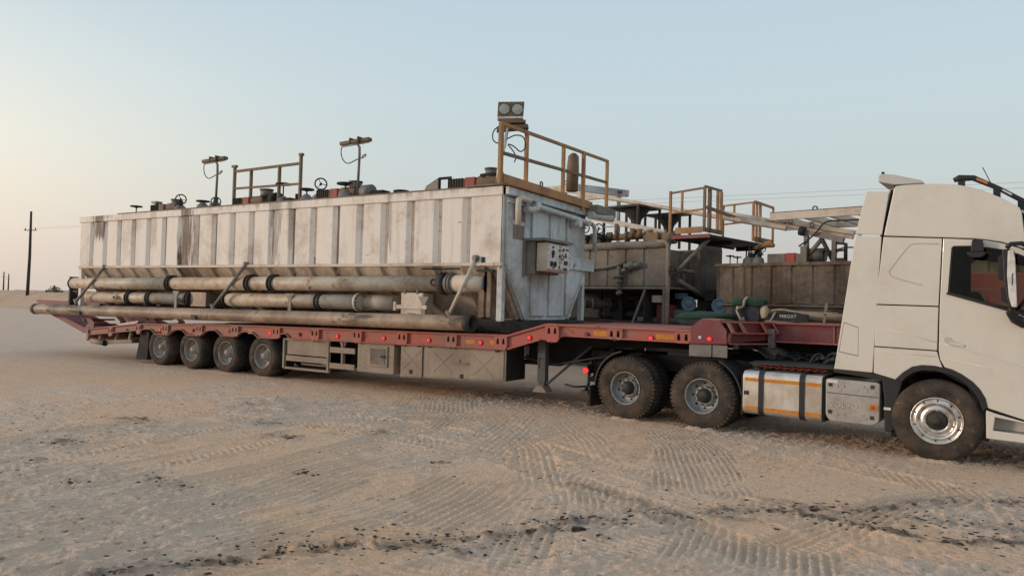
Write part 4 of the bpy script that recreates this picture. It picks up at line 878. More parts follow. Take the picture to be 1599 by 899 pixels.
a4 = agitator(TK, -11.95, .5, zt, .95); upright_can(a4, -11.45, .5, zt+.26, .14, .14); obj('motor_guard', MB().cyl((-11.2, .5, zt+.16), (-10.95, .5, zt+.16), .17, 16), 'grey_metal', a4); obj('cable_box', MB().box(-10.9, -10.55, .4, .65, zt, zt+.17), 'frame_dark', a4)
gate_valve(TK, -11.62, .35, zt, 'flat', .18, .36)
handwheel(TK, (-10.1, .5, zt+.12), .16, (0, 0, 1), stem=(-10.1, .5, zt-.05))
jb = obj('junction_box', MB().prism([(-9.45, zt), (-8.72, zt), (-8.72, zt+.34), (-9.02, zt+.34), (-9.35, zt+.18)], .42, .46, holes=[[(-9.0, zt+.05), (-8.78, zt+.05), (-8.78, zt+.29), (-9.0, zt+.29)]]), 'frame_dark', TK)
obj('box_plate', MB().prism([(-9.42, zt+.01), (-9.03, zt+.01), (-9.03, zt+.31), (-9.32, zt+.17)], .40, .418), 'grey_metal', jb)
a5 = agitator(TK, -8.15, .5, zt, .95); upright_can(a5, -7.78, .5, zt+.16, .12, .26); obj('valve_arm', MB().bar((-7.95, .4, zt+.30), (-7.45, .4, zt+.32), .09, .05).box(-7.75, -7.35, .4, .7, zt, zt+.24), 'frame_dark', a5)
# lamp posts
def lamp_post(x, y, top):
    m_ = obj('lamp_post', MB().tube([(x, y, zt), (x+.03, y, top-.25), (x+.02, y, top-.08), (x-.06, y, top)], .030, 10), 'grey_metal', TK)
    q = MB().bar((x-.50, y-.05, top+.02), (x+.30, y+.05, top+.08), .14, .085); l_ = obj('lamp', q, 'rail_brown', m_, bevel=.015)
    obj('lamp_tube', MB().cyl((x-.46, y-.05, top-.03), (x+.26, y+.05, top+.03), .028, 8), 'lens', m_); obj('lamp_clip', MB().box(x-.22, x-.18, y-.09, y+.09, top+.0, top+.13), 'oily_black', m_); obj('lamp_clip', MB().box(x+.02, x+.06, y-.09, y+.09, top, top+.14), 'oily_black', m_)
    obj('lamp_cable', MB().tube([(x-.50, y, top+.02), (x-.56, y, top-.12), (x-.50, y, top-.32), (x-.34, y, top-.44), (x-.18, y, top-.40), (x, y, top-.34), (x+.14, y, top-.34), (x+.24, y, top-.28), (x+.2, y, top-.25), (x+.1, y, top-.31)], .012, 6), 'rubber_cable', m_)
lamp_post(-16.3, .4, 5.42); lamp_post(-11.3, .4, 5.42)
# guard rail over the middle
gr = obj('guard_rail', MB().bar((-15.57, .4, 5.10), (-13.15, .4, 5.12), .05, .06), 'rail_brown', TK)
for x, z1 in ((-15.57, 5.20), (-14.93, 5.10), (-13.89, 5.12), (-13.15, 5.30)): obj('rail_post', MB().bar((x, .4, zt-.03), (x, .4, z1), .07, .05), 'rail_brown', gr)
obj('mid_rail', MB().bar((-15.57, .4, 4.66), (-13.15, .4, 4.63), .045, .05), 'rail_brown', gr); obj('post_cap', MB().box(-15.66, -15.50, .36, .44, 5.2, 5.26).box(-13.2, -13.09, .36, .44, 5.3, 5.36), 'rail_brown', gr)
# platform and railing across the front end
XP = -6.98
pf = obj('platform_beam', MB().box(XP-.05, XP+.04, -.35, 3.55, 4.13, 4.30), 'rail_orange', TK, bevel=.008)
obj('platform_floor', MB().box(XP-1.0, XP-.06, -.1, 4.3, 4.145, 4.18), 'mud_brown', pf)
cb = obj('corner_box', MB().box(XP-.3, XP+.25, 3.4, 4.45, 4.02, 4.22), 'mud_brown', TK, bevel=.02); obj('box_pipe', MB().cyl((XP+.1, 3.3, 3.97), (XP+.2, 4.3, 4.0), .09, 12), 'shaded_white', cb)
obj('platform_bracket', MB().box(XP-.5, XP+.1, 3.9, 4.4, 4.22, 4.26), 'rail_orange', TK)
hr = obj('hand_rail', MB().bar((XP, -.43, 5.22), (XP, 4.42, 5.42), .05, .06), 'rail_orange', TK)
for y, z0 in ((-.42, 4.1), (.52, 4.14), (2.1, 4.14), (3.1, 4.06), (4.42, 4.2)):
    obj('rail_post', MB().bar((XP, y, z0), (XP, y, 5.24+(y+.42)*.041), .10 if y in (-.42, 3.1) else .075, .06, up=(1, 0, 0)), 'rail_orange', hr)
obj('mid_rail', MB().bar((XP, -.40, 4.68), (XP, 4.42, 4.90), .045, .06), 'rail_brown', hr)
obj('rolled_mat', MB().tube([(XP-.12, 2.78, 4.45), (XP-.12, 2.80, 4.95), (XP-.12, 2.82, 5.24), (XP-.12, 2.83, 5.30)], [.13, .14, .12, .06], 12), 'rail_brown', hr, label='brown cloth roll tied to the railing')
# flood light on its mast
ms = obj('floodlight_mast', MB().tube([(-7.32, .0, zt), (-7.30, .05, 4.6), (-7.25, .14, 4.95), (-7.22, .22, 5.45)], .032, 10), 'alu', TK)
cdir = Vector((-.52, .855, 0)); cr_ = Vector((.855, .52, 0)); base = Vector((-7.20, .24, 5.66))
def loc3(a_, b_, d): return tuple(base+cr_*a_+Vector((0, 0, 1))*b_+cdir*d)
fl = obj('floodlight', MB().prism([(-.255, -.14), (.25, -.12), (.265, .17), (-.245, .15)], 0, .16, loc3), 'rail_brown', ms, bevel=.012)
for cx, mt in ((-.125, 'lens'), (.13, 'lens')):
    o_ = base+cr_*cx+Vector((0, 0, .012)); obj('flood_lens', MB().lathe([(.118, -.01), (.118, .012), (.108, .014)], o_, -cdir, 24), 'oily_black', ms)
    obj('flood_glass', MB().lathe([(.110, .006), (.07, .014), (0, .018)], o_, -cdir, 24), mt, ms)
obj('flood_bracket', MB().prism([(-.25, -.145), (.25, -.125), (.25, -.165), (-.25, -.185)], -.02, .18, loc3), 'plate_white', ms)
obj('flood_shelf', MB().prism([(-.22, -.19), (.30, -.20), (.30, -.25), (-.2, -.27)], -.05, .2, loc3).prism([(-.24, -.33), (.34, -.27), (.36, -.34), (-.26, -.41)], -.02, .2, loc3), 'rail_brown', ms)
obj('flood_cable', MB().tube([loc3(-.22, -.33, 0), loc3(-.33, -.42, 0), loc3(-.34, -.60, 0), loc3(-.22, -.68, 0), loc3(-.02, -.55, 0), loc3(.12, -.48, 0), loc3(.28, -.52, 0), loc3(.32, -.72, 0), loc3(.22, -.84, 0), loc3(.08, -.70, 0), loc3(-.06, -.66, 0), loc3(.06, -.78, 0), loc3(.14, -.92, 0), loc3(.1, -1.02, 0)], .013, 6), 'rubber_cable', ms)
obj('bolt_lug', MB().tube([(-6.98+.0, 1.15+.05*math.cos(a_), 4.34+.05*math.sin(a_)) for a_ in np.linspace(0, 2*PI, 12)[:-1]], .015, 6, closed=True), 'rail_brown', TK)

# ------------------------------------------------------------------ white tractor unit (own frame: x forward, y away from the camera side, origin between the drive axles' rear)
TT = thing('tractor_truck', 'white sleeper cab tractor truck at the right, coupled to the red lowbed trailer', 'truck', (-5.278, 0, 0), R(-6.45), world=False)
def side(poly, y0=0., y1=.03, holes=()): return MB().prism(poly, y0, y1, None, holes)
def rounded(poly, r, n=4):
    out = []; m = len(poly)
    for i in range(m):
        p, a_, b_ = Vector(poly[i]), Vector(poly[i-1]), Vector(poly[(i+1) % m]); u = (a_-p).normalized(); v = (b_-p).normalized()
        rr = min(r, (a_-p).length*.45, (b_-p).length*.45); p0, p1 = p+u*rr, p+v*rr
        for k in range(n+1): t_ = k/n; out.append(tuple((1-t_)**2*p0+2*t_*(1-t_)*p+t_*t_*p1))
    return out
for nm, x, kd, st in (('a', .722, 'drive', 0), ('b', 2.075, 'drive', 0), ('c', 5.275, 'front', 0)):
    add_wheel(kd, TT, (x, -.01 if kd == 'drive' else .0, .525), steer=R(2.0) if kd == 'front' else 0); add_wheel(kd, TT, (x, 2.5, .525), flip=True)
    obj('axle', MB().cyl((x, .3, .525), (x, 2.2, .525), .08, 12).cyl((x, 1.05, .525), (x, 1.45, .525), .24, 14), 'frame_dark', TT)
q = MB()
for y in (.80, 1.62): q.box(-.45, 6.2, y, y+.08, .80, 1.07)
for x in (-.4, .3, 1.2, 2.4, 3.3, 4.3): q.box(x, x+.09, .88, 1.62, .82, 1.04)
q.box(.3, 2.5, .72, .795, .56, .66); q.box(.3, 2.5, 1.705, 1.78, .56, .66)
obj('chassis_rail', q, 'frame_dark', TT)
obj('fifth_wheel', MB().prism(rounded([(.75, .75), (2.15, .75), (2.15, 1.75), (.75, 1.75)], .35), 1.14, 1.2, lambda a_, b_, d: (a_, b_, d)).box(1.1, 1.8, .8, 1.7, 1.075, 1.14), 'oily_black', TT)
# mud guards over the drive wheels, near and far
for yy in (.02, 1.85):
    for x, a0, a1 in ((.722, 100, 178), (2.075, 8, 66)):
        if yy > 1: a0, a1 = 20, 160
        pts = arcpts((x, .525), .63, a0, a1, 10); q = MB()
        for p, s_ in zip(pts, pts[1:]): q.add([(p[0], yy, p[2]), (s_[0], yy, s_[2]), (s_[0], yy+.62, s_[2]), (p[0], yy+.62, p[2]), (p[0]*1.0+(x-p[0])*.03, yy, p[2]-.02), (s_[0]+(x-s_[0])*.03, yy, s_[2]-.02), (s_[0]+(x-s_[0])*.03, yy+.62, s_[2]-.02), (p[0]+(x-p[0])*.03, yy+.62, p[2]-.02)], [(0, 1, 2, 3), (7, 6, 5, 4), (0, 4, 5, 1), (2, 6, 7, 3)])
        obj('mud_guard', q, 'plastic_black' if yy < 1 else 'grey_metal', TT)
obj('mud_flap', MB().box(-.02, .01, .03, .6, .14, .50), 'tyre_clean', TT); obj('mud_flap', MB().box(2.68, 2.71, .05, .62, .30, .9), 'tyre_clean', TT); obj('mud_flap', MB().box(-.02, .01, 1.9, 2.5, .14, .50), 'tyre_clean', TT)
tl = obj('tail_lamp', MB().box(-.10, -.04, .0, .22, .70, .86), 'plastic_black', TT, bevel=.01, label='black tail lamp bracket with lit red lens'); obj('lamp_lens', MB().lathe([(.052, 0), (.05, .02), (0, .035)], (-.07, -.002, .76), (0, -1, 0), 14), 'lamp_red', tl)
obj('lamp_bracket', MB().tube([(-.06, .1, .70), (-.08, .1, .5), (-.16, .12, .36)], .03, 8).box(-.2, -.05, .05, .3, .33, .40), 'plastic_black', TT)
# clutter between the rails and the cab
q = MB()
for i in range(12):
    x = 2.5+random.random()*1.2; y = .95+random.random()*.6; h_ = random.uniform(.03, .12); l_ = random.uniform(.15, .5); q.tube([(x, y, 1.10), (x+l_*.2, y+.05, 1.12+h_), (x+l_*.5, y+random.uniform(-.2, .2), 1.14+h_), (x+l_*.8, y+.1, 1.12+h_*.5), (x+l_, y+.1, 1.10)], random.choice((.014, .02, .028)), 6)
obj('hose_bundle', q, 'rubber_cable', TT).__setitem__('kind', 'stuff')
for cx, cz, r_ in ((2.22, .80, .44), (3.25, .72, .46)):     # inner guards showing over the frame
    q = MB(); pts = arcpts((cx, cz), r_, 12, 168, 14)
    for p, s_ in zip(pts, pts[1:]): q.bar((p[0], 1.95, p[2]), (s_[0], 1.95, s_[2]), .5, .03)
    g_ = obj('inner_guard', q, 'grey_metal', TT); obj('guard_face', MB().prism([(p[0]+(cx-p[0])*.10, p[2]-.03) for p in pts], 1.72, 1.74), 'tyre_clean', g_)
obj('air_tank', MB().cyl((2.7, .55, 1.02), (3.9, .55, 1.02), .09, 14), 'oily_black', TT, bevel=.02); obj('catwalk', MB().box(2.75, 4.35, .2, 1.7, 1.075, 1.095), 'oily_black', TT)
ch = MB()
for i in range(18): c_ = (2.9+i*.055, .35, 1.04); ch.tube([(c_[0]+.035*math.cos(a_), c_[1]+(.018*math.sin(a_) if i % 2 else 0), c_[2]+(0 if i % 2 else .018*math.sin(a_))) for a_ in np.linspace(0, 2*PI, 9)[:-1]], .008, 5, closed=True)
obj('red_chain', ch, 'motor_red', TT).__setitem__('kind', 'stuff')
# fuel tank: rounded aluminium drum between two orange tapes
sec = rounded([(0.0, .33), (.62, .33), (.62, .985), (0.0, .985)], .11, 6)
ft = obj('fuel_tank', MB().prism(sec, 2.72, 3.86, lambda a_, b_, d: (d, a_, b_)), 'alu', TT, bevel=.012)
for x in (2.96, 3.55): obj('tank_strap', MB().prism(rounded([(-.012, .318), (.64, .318), (.64, .997), (-.012, .997)], .12, 6), x, x+.075, lambda a_, b_, d: (d, a_, b_)), 'plastic_black', ft)
for z in (.855, .425):
    for x0, x1 in ((2.755, 2.955), (3.04, 3.545), (3.63, 3.84)):
        obj('reflective_tape', MB().box(x0, x1, -.004, .0005, z-.026, z+.026), 'reflector_orange', ft)
obj('filler_cap', MB().cyl((2.85, .3, .985), (2.85, .3, 1.03), .07, 14), 'plastic_black', ft); obj('tank_label', MB().box(2.74, 2.82, -.003, 0, .62, .68), 'plastic_black', ft)
obj('tank_shoe', MB().prism([(3.865, .97), (3.895, .97), (3.895, .34), (3.865, .33)], .02, .6), 'gap_black', ft)
obj('tank_top_hose', MB().tube([(2.8, .5, 1.0), (3.2, .55, 1.03), (3.8, .5, 1.02), (4.5, .4, 1.05)], .03, 8), 'oily_black', TT)
# ribbed side box with raised lettering
bx = obj('battery_box', MB().prism(rounded([(3.905, .965), (4.605, .955), (4.60, .42), (4.52, .365), (3.97, .365), (3.91, .44)], .05, 4), .005, .6), 'box_silver', TT, bevel=.014, seg=3)
obj('box_line', MB().bar((3.93, .002, .765), (4.585, .002, .755), .006, .007), 'gap_black', bx)
q = MB()
for cx, cz in ((4.05, .87), (4.13, .87), (4.09, .81), (4.38, .88), (4.46, .88), (4.42, .82), (4.3, .83), (4.05, .47), (4.13, .47), (4.38, .49), (4.46, .49), (4.42, .45)): q.prism(rounded([(cx-.028, cz-.018), (cx+.028, cz-.018), (cx+.028, cz+.018), (cx-.028, cz+.018)], .015), -.004, .006)
obj('pressed_dimples', q, 'box_silver', bx).__setitem__('kind', 'stuff')
for cx, cz in ((3.97, .88), (4.51, .89), (3.97, .50), (4.51, .47)): obj('box_clip', MB().box(cx-.022, cx+.022, -.008, .006, cz-.025, cz+.025), 'oily_black', bx)
obj('side_reflector', MB().box(4.475, 4.585, -.012, .006, .58, .645), 'reflector_orange', bx); obj('side_lens', MB().box(4.50, 4.545, -.016, -.011, .59, .635), 'reflector_red', bx)
obj('white_sticker', MB().box(3.93, 4.07, -.002, .006, .905, .945), 'plate_white', bx)
def text_mesh(body, size, ext, name, mat, parent, loc, rot, sx=1):
    cu = bpy.data.curves.new(name, 'FONT'); cu.body = body; cu.size = size; cu.extrude = ext; cu.space_character = 1.05
    o_ = bpy.data.objects.new('tmp', cu); COL.objects.link(o_); dg = bpy.context.evaluated_depsgraph_get()
    me_ = bpy.data.meshes.new_from_object(o_.evaluated_get(dg)); bpy.data.objects.remove(o_); me_.materials.clear(); me_.materials.append(MATS[mat])
    M_ = Matrix.Translation(Vector(loc)) @ rot @ Matrix.Diagonal((sx, 1, 1, 1)); me_.transform(M_)
    r_ = bpy.data.objects.new(name, me_); COL.objects.link(r_); r_.parent = parent; return r_
text_mesh('VOLVO', .098, .006, 'raised_lettering', 'alu', bx, (3.965, .003, .575), Matrix.Rotation(R(90), 4, 'X'), 1.08)
# ---- cab
ROOF = [(4.69, 3.60), (4.86, 3.615), (5.43, 3.585), (5.72, 3.495), (6.13, 3.24), (6.33, 2.98)]
body = [(4.47, 1.12), (4.58, 2.95), (4.73, 3.55), (4.86, 3.59), (5.42, 3.56), (5.70, 3.47), (6.10, 3.22), (6.28, 2.7), (6.62, 1.75), (6.64, .75), (5.85, .75), (5.80, .92), (5.68, 1.06), (5.47, 1.20), (5.25, 1.26), (5.0, 1.24), (4.80, 1.08)]
WIN = [(5.416, 2.779), (5.441, 2.800), (5.628, 2.797), (5.798, 2.775), (5.972, 2.738), (6.123, 2.686), (6.20, 2.645), (6.42, 2.10), (6.42, 1.88), (6.187, 1.945), (5.979, 2.008), (5.635, 2.120), (5.381, 2.197)]
def inset(poly, d):
    c_ = Vector((sum(p[0] for p in poly)/len(poly), sum(p[1] for p in poly)/len(poly)))
    return [tuple(c_+(Vector(p)-c_)*(1+d)) for p in poly]
FAR = [(5.43, 2.73), (5.50, 2.775), (5.95, 2.72), (6.15, 2.66), (6.40, 2.10), (6.40, 1.95), (5.43, 2.16)]
cab = obj('cab', MB().prism(body, .036, .06, None, [inset(WIN, -.04)]), 'gap_black', TT); obj('cab_side', MB().prism(body, 2.44, 2.47, None, [FAR]), 'gap_black', cab)
q = MB()
for a_, b_ in zip(body, body[1:]+body[:1]):
    if (a_[0] > 6.2 and b_[0] > 6.25): continue
    if (a_, b_) == (body[7], body[8]): continue
    q.add([(a_[0], .06, a_[1]), (b_[0], .06, b_[1]), (b_[0], 2.44, b_[1]), (a_[0], 2.44, a_[1])], [(0, 1, 2, 3)])
obj('cab_shell', q, 'seat_cloth', cab)
# roof skin and back skin, slightly rounded towards the side
q = MB(); NY = 12
ys_ = [.03+.0*k for k in range(1)]+[.07, .14, .25, .45, .9, 1.25, 1.6, 2.05, 2.25, 2.36, 2.43, 2.47]
dz = [.0, .012, .02, .026, .03, .032, .034, .032, .03, .026, .02, .012, 0]
prf = [(4.615, 2.97)]+ROOF+[(6.62, 2.30)]
for i, (px_, pz_) in enumerate(ROOF): pass
g_ = [(x_, y_, z_+d_) for (x_, z_) in ROOF for y_, d_ in zip(ys_, dz)]
m_ = len(ys_); q.add(g_, [(i*m_+j, (i+1)*m_+j, (i+1)*m_+j+1, i*m_+j+1) for i in range(len(ROOF)-1) for j in range(m_-1)], True)
obj('roof_skin', q, 'cab_white', cab); obj('back_skin', MB().prism([(4.69, 3.60), (4.58, 2.95), (4.47, 1.10), (4.45, 1.10), (4.56, 2.95), (4.67, 3.61)], .07, 2.42), 'cab_grey', cab)
bv = .007
obj('roof_side_panel', side([(4.738, 3.605), (4.76, 3.632), (4.854, 3.640), (5.20, 3.632), (5.43, 3.605), (5.58, 3.565), (5.723, 3.512), (5.93, 3.40), (6.131, 3.259), (6.155, 3.20), (6.195, 2.83), (6.185, 2.745), (6.135, 2.768), (5.952, 2.836), (5.80, 2.868), (5.652, 2.890), (5.279, 2.918), (4.622, 2.964)]), 'cab_white', cab, bevel=.012, seg=3)
obj('roof_side_panel', side([(4.738, 3.605), (4.854, 3.640), (5.43, 3.605), (5.723, 3.512), (6.131, 3.259), (6.30, 3.02), (6.40, 2.62), (6.135, 2.768), (5.652, 2.890), (4.622, 2.964)], 2.47, 2.5), 'cab_white', cab, bevel=.016, seg=3)
obj('sleeper_panel', side([(4.619, 2.948), (5.309, 2.902), (5.279, 2.020), (4.536, 2.031)]), 'cab_white', cab, bevel=bv)
obj('sleeper_panel', side([(4.535, 2.016), (5.279, 2.005), (5.270, 1.440), (4.528, 1.455)]), 'cab_white', cab, bevel=bv, label='lower sleeper side panel')
arch = [(5.335, 1.215), (5.241, 1.236), (5.102, 1.236), (4.988, 1.205), (4.879, 1.12), (4.793, 1.02)]
obj('rear_wing', side([(4.526, 1.441), (5.269, 1.426), (5.291, 1.335)]+arch+[(4.522, 1.088)]), 'cab_white', cab, bevel=bv)
door = [(5.322, 2.902), (5.652, 2.876), (5.80, 2.856), (5.952, 2.822), (6.135, 2.752), (6.30, 2.655), (6.52, 2.10), (6.56, 1.70), (6.58, .62), (6.198, .648), (5.825, .752), (5.80, .87), (5.74, .98), (5.66, 1.07), (5.55, 1.15), (5.45, 1.20), (5.357, 1.225), (5.305, 1.325), (5.288, 1.431), (5.293, 2.016)]
dr = obj('door', side(door, 0, .03, [WIN]), 'cab_white', cab, bevel=.007)
obj('door', side([(5.322, 2.902), (5.952, 2.822), (6.30, 2.655), (6.52, 2.10), (6.58, .62), (5.825, .752), (5.66, 1.07), (5.357, 1.225), (5.288, 1.431)], 2.47, 2.5, [FAR]), 'cab_white', cab, label='far side door')
obj('window_seal', side(inset(WIN, .012), .012, .034, [inset(WIN, -.035)]), 'plastic_black', cab)
obj('window_pane', side(inset(WIN, -.02), .036, .040), 'window_glass', cab); obj('window_pane', side(inset(FAR, .02), 2.455, 2.460), 'window_glass', cab)
obj('window_ledge', MB().bar((5.37, -.008, 2.187), (6.2, -.008, 1.93), .02, .028), 'plastic_black', cab)
q = MB().prism(rounded([(5.40, 1.5), (5.40, 2.62), (5.55, 2.66), (5.72, 1.5)], .08), .5, 1.0); q.prism(rounded([(5.55, 2.45), (5.52, 2.74), (5.66, 2.74), (5.68, 2.45)], .05), .6, .9)
obj('driver_seat', MB().prism(rounded([(5.52, 1.9), (5.45, 2.25), (5.58, 2.27), (5.75, 1.9)], .05), 1.7, 2.1), 'seat_cloth', cab)
obj('dashboard', MB().prism([(6.25, 1.6), (6.22, 2.0), (6.5, 2.06), (6.58, 1.6)], .08, 2.42), 'seat_cloth', cab)
obj('steering_wheel', MB().tube([(6.12+.10*math.sin(a_), 1.86+.22*math.cos(a_), 2.12+.18*math.sin(a_)) for a_ in np.linspace(0, 2*PI, 22)[:-1]], .018, 7, closed=True), 'plastic_black', cab)
# pressed lines and handle
def line(pts, r, mat, nm, parent=None): return obj(nm, MB().tube([(x, y, z) for x, y, z in pts], r, 8), mat, parent or cab)
line([(5.27, .002, 2.833), (4.99, .002, 2.846), (4.945, .002, 2.83), (4.911, .002, 2.798), (4.80, .002, 2.64), (4.705, .002, 2.50), (4.695, .002, 2.465), (4.705, .002, 2.43), (4.75, .002, 2.395), (4.88, .002, 2.35), (5.09, .002, 2.29)], .0085, 'cab_grey', 'pressed_line')
line([(4.63, .004, 1.70), (5.265, .004, 1.545)], .007, 'cab_white', 'pressed_line'); line([(5.30, .004, 1.536), (5.46, .004, 1.508), (6.193, .004, 1.291), (6.56, .004, 1.19)], .008, 'cab_white', 'pressed_line')
line([(4.535, .004, 1.388), (5.265, .004, 1.358)], .006, 'cab_white', 'pressed_line'); line([(5.31, .004, 1.356), (6.194, .004, 1.189), (6.56, .004, 1.12)], .006, 'cab_white', 'pressed_line')
hd = obj('door_handle', side(rounded([(5.345, 1.615), (5.42, 1.622), (5.44, 1.575), (5.575, 1.535), (5.585, 1.50), (5.56, 1.487), (5.42, 1.505), (5.35, 1.55)], .02), -.006, .003), 'cab_grey', cab, bevel=.004)
obj('handle_grip', side(rounded([(5.40, 1.56), (5.57, 1.53), (5.575, 1.508), (5.42, 1.53)], .008), -.016, -.006), 'cab_white', hd, bevel=.003)
# side fairing behind the cab
obj('fairing_panel', side([(4.396, 3.590), (4.681, 3.562), (4.598, 2.977), (4.268, 3.000)]), 'cab_white', cab, bevel=bv)
hatch = [(4.135, 1.765), (4.325, 1.697), (4.327, 1.30), (4.075, 1.345)]
obj('fairing_panel', side([(4.264, 2.974), (4.594, 2.951), (4.508, 1.090), (4.018, 1.105)], 0, .03, [hatch]), 'cab_white', cab, bevel=bv, label='tall lower fairing panel')
obj('hatch_cover', side(inset(hatch, -.035), .003, .028), 'cab_white', cab, bevel=.006)
obj('fairing_panel', side([(4.396, 3.590), (4.681, 3.562), (4.519, 1.090), (4.018, 1.105)], 2.47, 2.5), 'cab_white', cab)
obj('fairing_edge', side([(4.39, 3.585), (4.41, 3.585), (4.03, 1.10), (4.008, 1.10)], .031, .09), 'cab_grey', cab); obj('fairing_stay', MB().box(4.1, 4.56, .04, .06, 1.2, 1.26).box(4.3, 4.62, .04, .06, 2.6, 2.66), 'oily_black', cab)
obj('side_skirt', MB().prism([(4.02, 1.098), (4.52, 1.082), (4.80, 1.01), (4.79, .985), (4.0, 1.06)], .012, .2), 'plastic_black', cab)
# wheel arch trim, rear flap, step block
def arc_strip(outer, inner, y0, y1): return MB().prism(outer+inner[::-1], y0, y1)
ao = [(4.79, 1.028), (4.879, 1.125), (4.985, 1.207), (5.10, 1.238), (5.245, 1.238), (5.36, 1.218), (5.45, 1.198), (5.55, 1.148), (5.66, 1.068), (5.74, .978), (5.80, .868), (5.825, .752)]
ai = [(4.86, .985), (4.93, 1.068), (5.01, 1.13), (5.11, 1.165), (5.24, 1.168), (5.34, 1.152), (5.43, 1.13), (5.52, 1.085), (5.61, 1.01), (5.69, .92), (5.745, .82), (5.775, .70)]
obj('wheel_arch', arc_strip(ao, ai, -.018, .08), 'plastic_black', cab, bevel=.01)
obj('arch_liner', MB().prism([(4.74, .25), (4.74, .98), (4.88, 1.13), (5.1, 1.24), (5.26, 1.24), (5.6, 1.12), (5.78, .86), (5.83, .6), (5.83, .32), (5.77, .34), (5.76, .7), (5.6, 1.0), (5.3, 1.16), (5.05, 1.14), (4.86, .98), (4.82, .6), (4.80, .25)], .04, .62), 'gap_black', cab)
obj('arch_flap', MB().prism([(4.625, 1.01), (4.80, 1.03), (4.875, 1.0), (4.80, .72), (4.77, .33), (4.72, .30), (4.66, .31), (4.66, .70)], .01, .10), 'plastic_black', cab, bevel=.012)
obj('flap_label', MB().box(4.655, 4.74, -.002, .009, .60, .635), 'plate_white', cab)
sp = obj('step_block', MB().prism([(5.808, .725), (5.815, .37), (6.55, .36), (6.58, .60), (6.198, .625), (5.92, .688)], .0, .35, None, [[(5.905, .645), (6.50, .565), (6.50, .455), (5.885, .475)]]), 'cab_white', cab, bevel=.01)
obj('step_tread', MB().box(5.89, 6.5, .02, .3, .445, .475), 'box_silver', cab); obj('step_back', MB().box(5.85, 6.5, .2, .22, .47, .68), 'cab_grey', cab)
obj('sill_gap', MB().prism([(5.80, .76), (6.2, .66), (6.58, .63), (6.58, .59), (6.2, .62), (5.81, .71)], .012, .2), 'gap_black', cab)
# roof deflector, light rail, aerial
obj('roof_deflector', MB().prism([(4.50, 3.745), (4.505, 3.84), (4.56, 3.853), (4.70, 3.83), (5.03, 3.725), (5.07, 3.68), (4.70, 3.69)], .22, 2.28), 'cab_grey', cab, bevel=.012)
obj('deflector_knob', MB().cyl((4.555, .26, 3.85), (4.555, .26, 3.885), .02, 8), 'plastic_black', cab); obj('deflector_post', MB().box(4.69, 4.75, .3, 2.2, 3.60, 3.72), 'gap_black', cab)
lr = obj('roof_bar', MB().tube([(5.40, .30, 3.70), (5.46, .30, 3.725), (5.62, .30, 3.715), (5.90, .30, 3.555), (6.17, .30, 3.365), (6.40, .30, 3.15)], [.03, .045, .038, .030, .032, .03], 10), 'plastic_black', cab)
obj('bar_foot', MB().box(5.45, 5.53, .28, .32, 3.60, 3.70).box(5.84, 5.92, .28, .32, 3.44, 3.56).box(6.1, 6.18, .28, .32, 3.26, 3.40), 'plastic_black', lr)
obj('bar_lamp', MB().bar((5.66, .272, 3.695), (5.78, .272, 3.63), .02, .03), 'lamp_amber', lr); obj('bar_clip', MB().bar((5.94, .272, 3.53), (6.04, .272, 3.46), .015, .02), 'chrome', lr)
obj('aerial', MB().tube([(5.835, .32, 3.58), (5.72, .32, 3.85)], .006, 6), 'plastic_black', cab)
obj('screen_corner', MB().prism([(6.150, 3.25), (6.36, 3.0), (6.50, 2.62), (6.30, 2.66), (6.20, 2.74), (6.21, 2.83), (6.172, 3.20)], .004, .05), 'plastic_black', cab, bevel=.006)
# mirrors
mh = obj('mirror_housing', MB().prism(rounded([(5.975, 2.72), (6.095, 2.715), (6.135, 2.0), (6.05, 2.02), (6.0, 2.3)], .03), -.36, -.20), 'plastic_black', cab, bevel=.02)
obj('mirror_cover', MB().prism(rounded([(6.035, 2.695), (6.088, 2.712), (6.108, 2.59), (6.124, 2.21), (6.132, 2.02), (6.08, 2.02), (6.05, 2.139), (6.030, 2.398)], .015), -.385, -.362), 'plate_white', mh, bevel=.008)
obj('mirror_slot', MB().box(6.078, 6.088, -.389, -.384, 2.28, 2.42), 'plastic_black', mh)
obj('mirror_box', MB().prism(rounded([(5.93, 2.62), (5.99, 2.68), (6.02, 2.66), (6.02, 2.36), (5.94, 2.35)], .02), -.30, -.16).prism(rounded([(5.96, 2.25), (6.03, 2.28), (6.04, 2.06), (5.97, 2.09)], .02), -.28, -.16), 'plastic_black', mh)
obj('mirror_arm', MB().tube([(6.02, -.28, 2.74), (6.06, -.26, 2.785), (6.16, -.15, 2.80), (6.25, .0, 2.75)], .028, 8), 'plastic_black', mh)
obj('mirror_foot', MB().tube([(6.08, -.28, 2.02), (6.06, -.18, 1.95), (6.10, -.08, 1.88), (6.18, .0, 1.83), (6.4, .02, 1.80)], [.03, .05, .06, .065, .06], 10), 'plastic_black', mh)
km = obj('kerb_mirror', MB().prism(rounded([(5.60, 2.70), (5.81, 2.70), (5.785, 2.655), (5.75, 2.63), (5.66, 2.63), (5.615, 2.66)], .02), -.24, -.10).prism(rounded([(5.64, 2.71), (5.78, 2.71), (5.76, 2.86), (5.65, 2.86)], .02), -.16, -.06), 'plastic_black', cab, bevel=.015)
obj('kerb_arm', MB().box(5.66, 5.74, -.10, .0, 2.80, 2.86), 'plastic_black', km)
